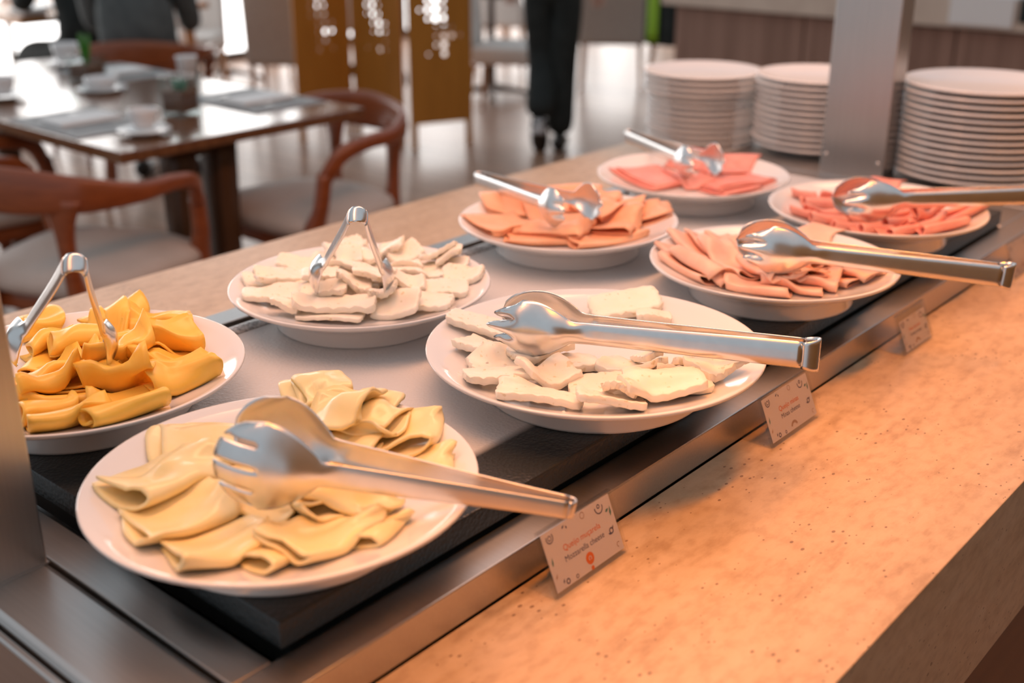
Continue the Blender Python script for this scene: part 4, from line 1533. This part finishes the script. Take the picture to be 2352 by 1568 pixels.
# walking person in black, seen from the hips down
wp = thing('person', 'person in black trousers and black shoes walking away past the screen', 'person', (-4.05, 5.02, 0), R(35))
V = [(0, 0, .97), (0, 0, 1.12), (0, .01, 1.30), (0, .02, 1.43), (0, .02, 1.52),
     (.075, 0, .88), (.055, .03, .50), (.045, .02, .075), (-.075, 0, .88), (-.055, .05, .50), (-.055, -.15, .21),
     (.19, .02, 1.42), (.25, -.02, 1.14), (.24, .08, .92), (-.19, .02, 1.42), (-.25, .03, 1.14), (-.24, .12, .93)]
E_ = [(0, 1), (1, 2), (2, 3), (3, 4), (0, 5), (5, 6), (6, 7), (0, 8), (8, 9), (9, 10), (3, 11), (11, 12), (12, 13), (3, 14), (14, 15), (15, 16)]
Rr_ = [(.15, .11), (.14, .10), (.16, .11), (.12, .09), (.055, .055), (.11, .11), (.088, .088), (.078, .085), (.11, .11), (.088, .088), (.076, .085), (.06, .06), (.05, .05), (.038, .038), (.06, .06), (.05, .05), (.038, .038)]
body('body_in_black', V, E_, Rr_, 'cloth_black', 0, 2, wp)
shoe(wp, .045, .03, .002, 0)
shoe(wp, -.06, -.14, .11, 0, R(-48))
V, F = sweepgeo([(-.055, -.145, .20), (-.06, -.165, .13)], [(.036, .038), (.036, .038)], seg=12)
mk('sock', V, F, 'sock_white', wp, True)
head(wp, 0, .04, 1.66, 0)
hand(wp, (.24, .09, .90), (.02, .2, -1), -1)
hand(wp, (-.24, .13, .91), (-.02, .2, -1), 1)

# seated person in grey with the back to us
gp = thing('person', 'person in a dark grey jacket seated with the back to the laid table', 'person', (-4.91, 3.04, 0), R(48))
V = [(0, -.05, .59), (0, -.09, .72), (0, -.10, .88), (0, -.08, 1.04), (0, -.06, 1.13), (.10, .06, .565), (.13, .36, .55), (.13, .36, .12), (-.10, .06, .565), (-.13, .36, .55), (-.13, .36, .12),
     (.20, -.08, 1.02), (.22, .06, .80), (.17, .28, .78), (-.20, -.08, 1.02), (-.22, .06, .80), (-.17, .28, .78)]
E_ = [(0, 1), (1, 2), (2, 3), (3, 4), (0, 5), (5, 6), (6, 7), (0, 8), (8, 9), (9, 10), (3, 11), (11, 12), (12, 13), (3, 14), (14, 15), (15, 16)]
Rr_ = [(.19, .14), (.18, .13), (.20, .13), (.14, .10), (.055, .055), (.10, .10), (.085, .085), (.06, .06), (.10, .10), (.085, .085), (.06, .06), (.07, .07), (.055, .055), (.04, .04), (.07, .07), (.055, .055), (.04, .04)]
body('body_in_grey', V, E_, Rr_, 'cloth_grey', 0, 2, gp)
for s in (-1, 1):
    shoe(gp, s*.13, .38, .002, 0)
    hand(gp, (s*.17, .29, .78), (0, 1, 0), -s)
head(gp, 0, -.04, 1.26, 0)

# person in black at the breakfast table
bp = thing('person', 'person in black clothes seated at the tan breakfast table', 'person', (-5.84, 3.30, 0), R(88))
V = [(0, -.05, .56), (0, -.05, .71), (0, -.02, .88), (0, .02, 1.04), (0, .05, 1.13), (.10, .06, .54), (.13, .44, .53), (.15, .66, .12), (-.10, .06, .54), (-.13, .44, .53), (-.15, .66, .12),
     (.20, .02, 1.02), (.30, .10, .82), (.20, .34, .84), (-.20, .02, 1.02), (-.30, .10, .82), (-.20, .34, .84)]
body('body_in_black', V, E_, Rr_, 'cloth_black', 0, 2, bp)
for s in (-1, 1):
    shoe(bp, s*.15, .68, .002, 0)
    hand(bp, (s*.20, .35, .84), (0, 1, -.15), -s)
head(bp, 0, .08, 1.26, 0)
st = thing('stool', 'low wooden stool under the person in black', 'stool', (-5.84, 3.30, 0), R(88))
V, F = boxgeo((-.2, .2, -.2, .2, .40, .44))
bev(mk('seat', V, F, 'wood_red', st), .01)
for sx, sy in ((-1, 1), (1, 1), (-1, -1), (1, -1)):
    sweep('leg', [(sx*.16, sy*.16, .40), (sx*.19, sy*.19, 0)], [(.018, .018), (.014, .014)], 'wood_red', st, seg=8, sub=2, up=(0, 1, 0))

# ------------------------------------------------------------------ wooden counter at the back
bc = thing('service_counter', 'brown wood panelled service counter behind the plate stacks', 'counter', (-1.3, 5.4, 0))
child_box(bc, 'carcass', (-3.28, 1.2, 5.085, 5.75, .08, .845), 'wood_dark')
child_box(bc, 'plinth', (-3.24, 1.2, 5.12, 5.7, 0, .08), 'rubber_black')
for i in range(6):
    child_box(bc, 'panel', (-3.285+i*.712, -3.285+i*.712+.704, 5.06, 5.084, .085, .835), 'wood_counter', .002)
ct = box('counter_slab', (-3.34, 1.25, 5.0, 5.80, .8455, .97), 'counter_top_beige', None, .004)
tag(ct, 'pale beige slab top on the wood panelled service counter', 'worktop')
tw = boxes('tea_towel', [(-1.885, -1.62, 4.988, 4.999, .86, .978), (-1.885, -1.62, 4.988, 5.25, .971, .980)], 'napkin', None, .003)
tag(tw, 'white cloth hanging over the front edge of the service counter', 'cloth')
bb = boxes('dark_cloth', [(-1.60, -1.42, 4.988, 4.999, .885, .978), (-1.60, -1.42, 4.988, 5.2, .971, .980)], 'cloth_black', None, .003)
tag(bb, 'black cloth hanging over the service counter edge next to the white one', 'cloth')

# black bag with a lime cloth, hung at the end of the counter
bg = thing('shoulder_bag', 'black bag with a lime green strap hanging beside the white chair', 'bag', (-3.86, 5.825, 0))
V, F = boxgeo((-.11, .11, -.07, .07, .52, .95))
bev(mk('bag_body', V, F, 'cloth_black', bg), .03, 3)
V, F = sheetgeo(lambda a, b: (-.065+.075*a, -.078-.004*math.sin(a*9), .54+.42*b), 6, 6, .006)
mk('lime_strap', V, F, 'lime', bg, True)
hk = thing('coat_stand', 'slim dark stand that carries the black bag', 'stand', (-3.86, 5.98, 0))
sweep('pole', [(0, 0, 1.6), (0, 0, .8), (0, 0, .02)], [(.014, .014)]*3, 'wood_dark', hk, up=(0, 1, 0))
lathe('base', [(0, .03), (.06, .028), (.16, .012), (.165, 0), (0, 0)], 'wood_dark', hk, 32)
sweep('hook', [(0, 0, 1.0), (0, -.06, 1.0), (0, -.075, 1.03)], [(.008, .008)]*3, 'wood_dark', hk, seg=8)
V, F = sweepgeo([(-.09, 0, .94), (-.05, .04, 1.0), (0, .06, 1.01), (.05, .04, 1.0), (.09, 0, .94)], [(.006, .010)]*5, seg=8)
mk('bag_handle', V, F, 'cloth_black', bg, True)

# ------------------------------------------------------------------ lift parts that were drawn in world space
bpy.context.view_layer.update()
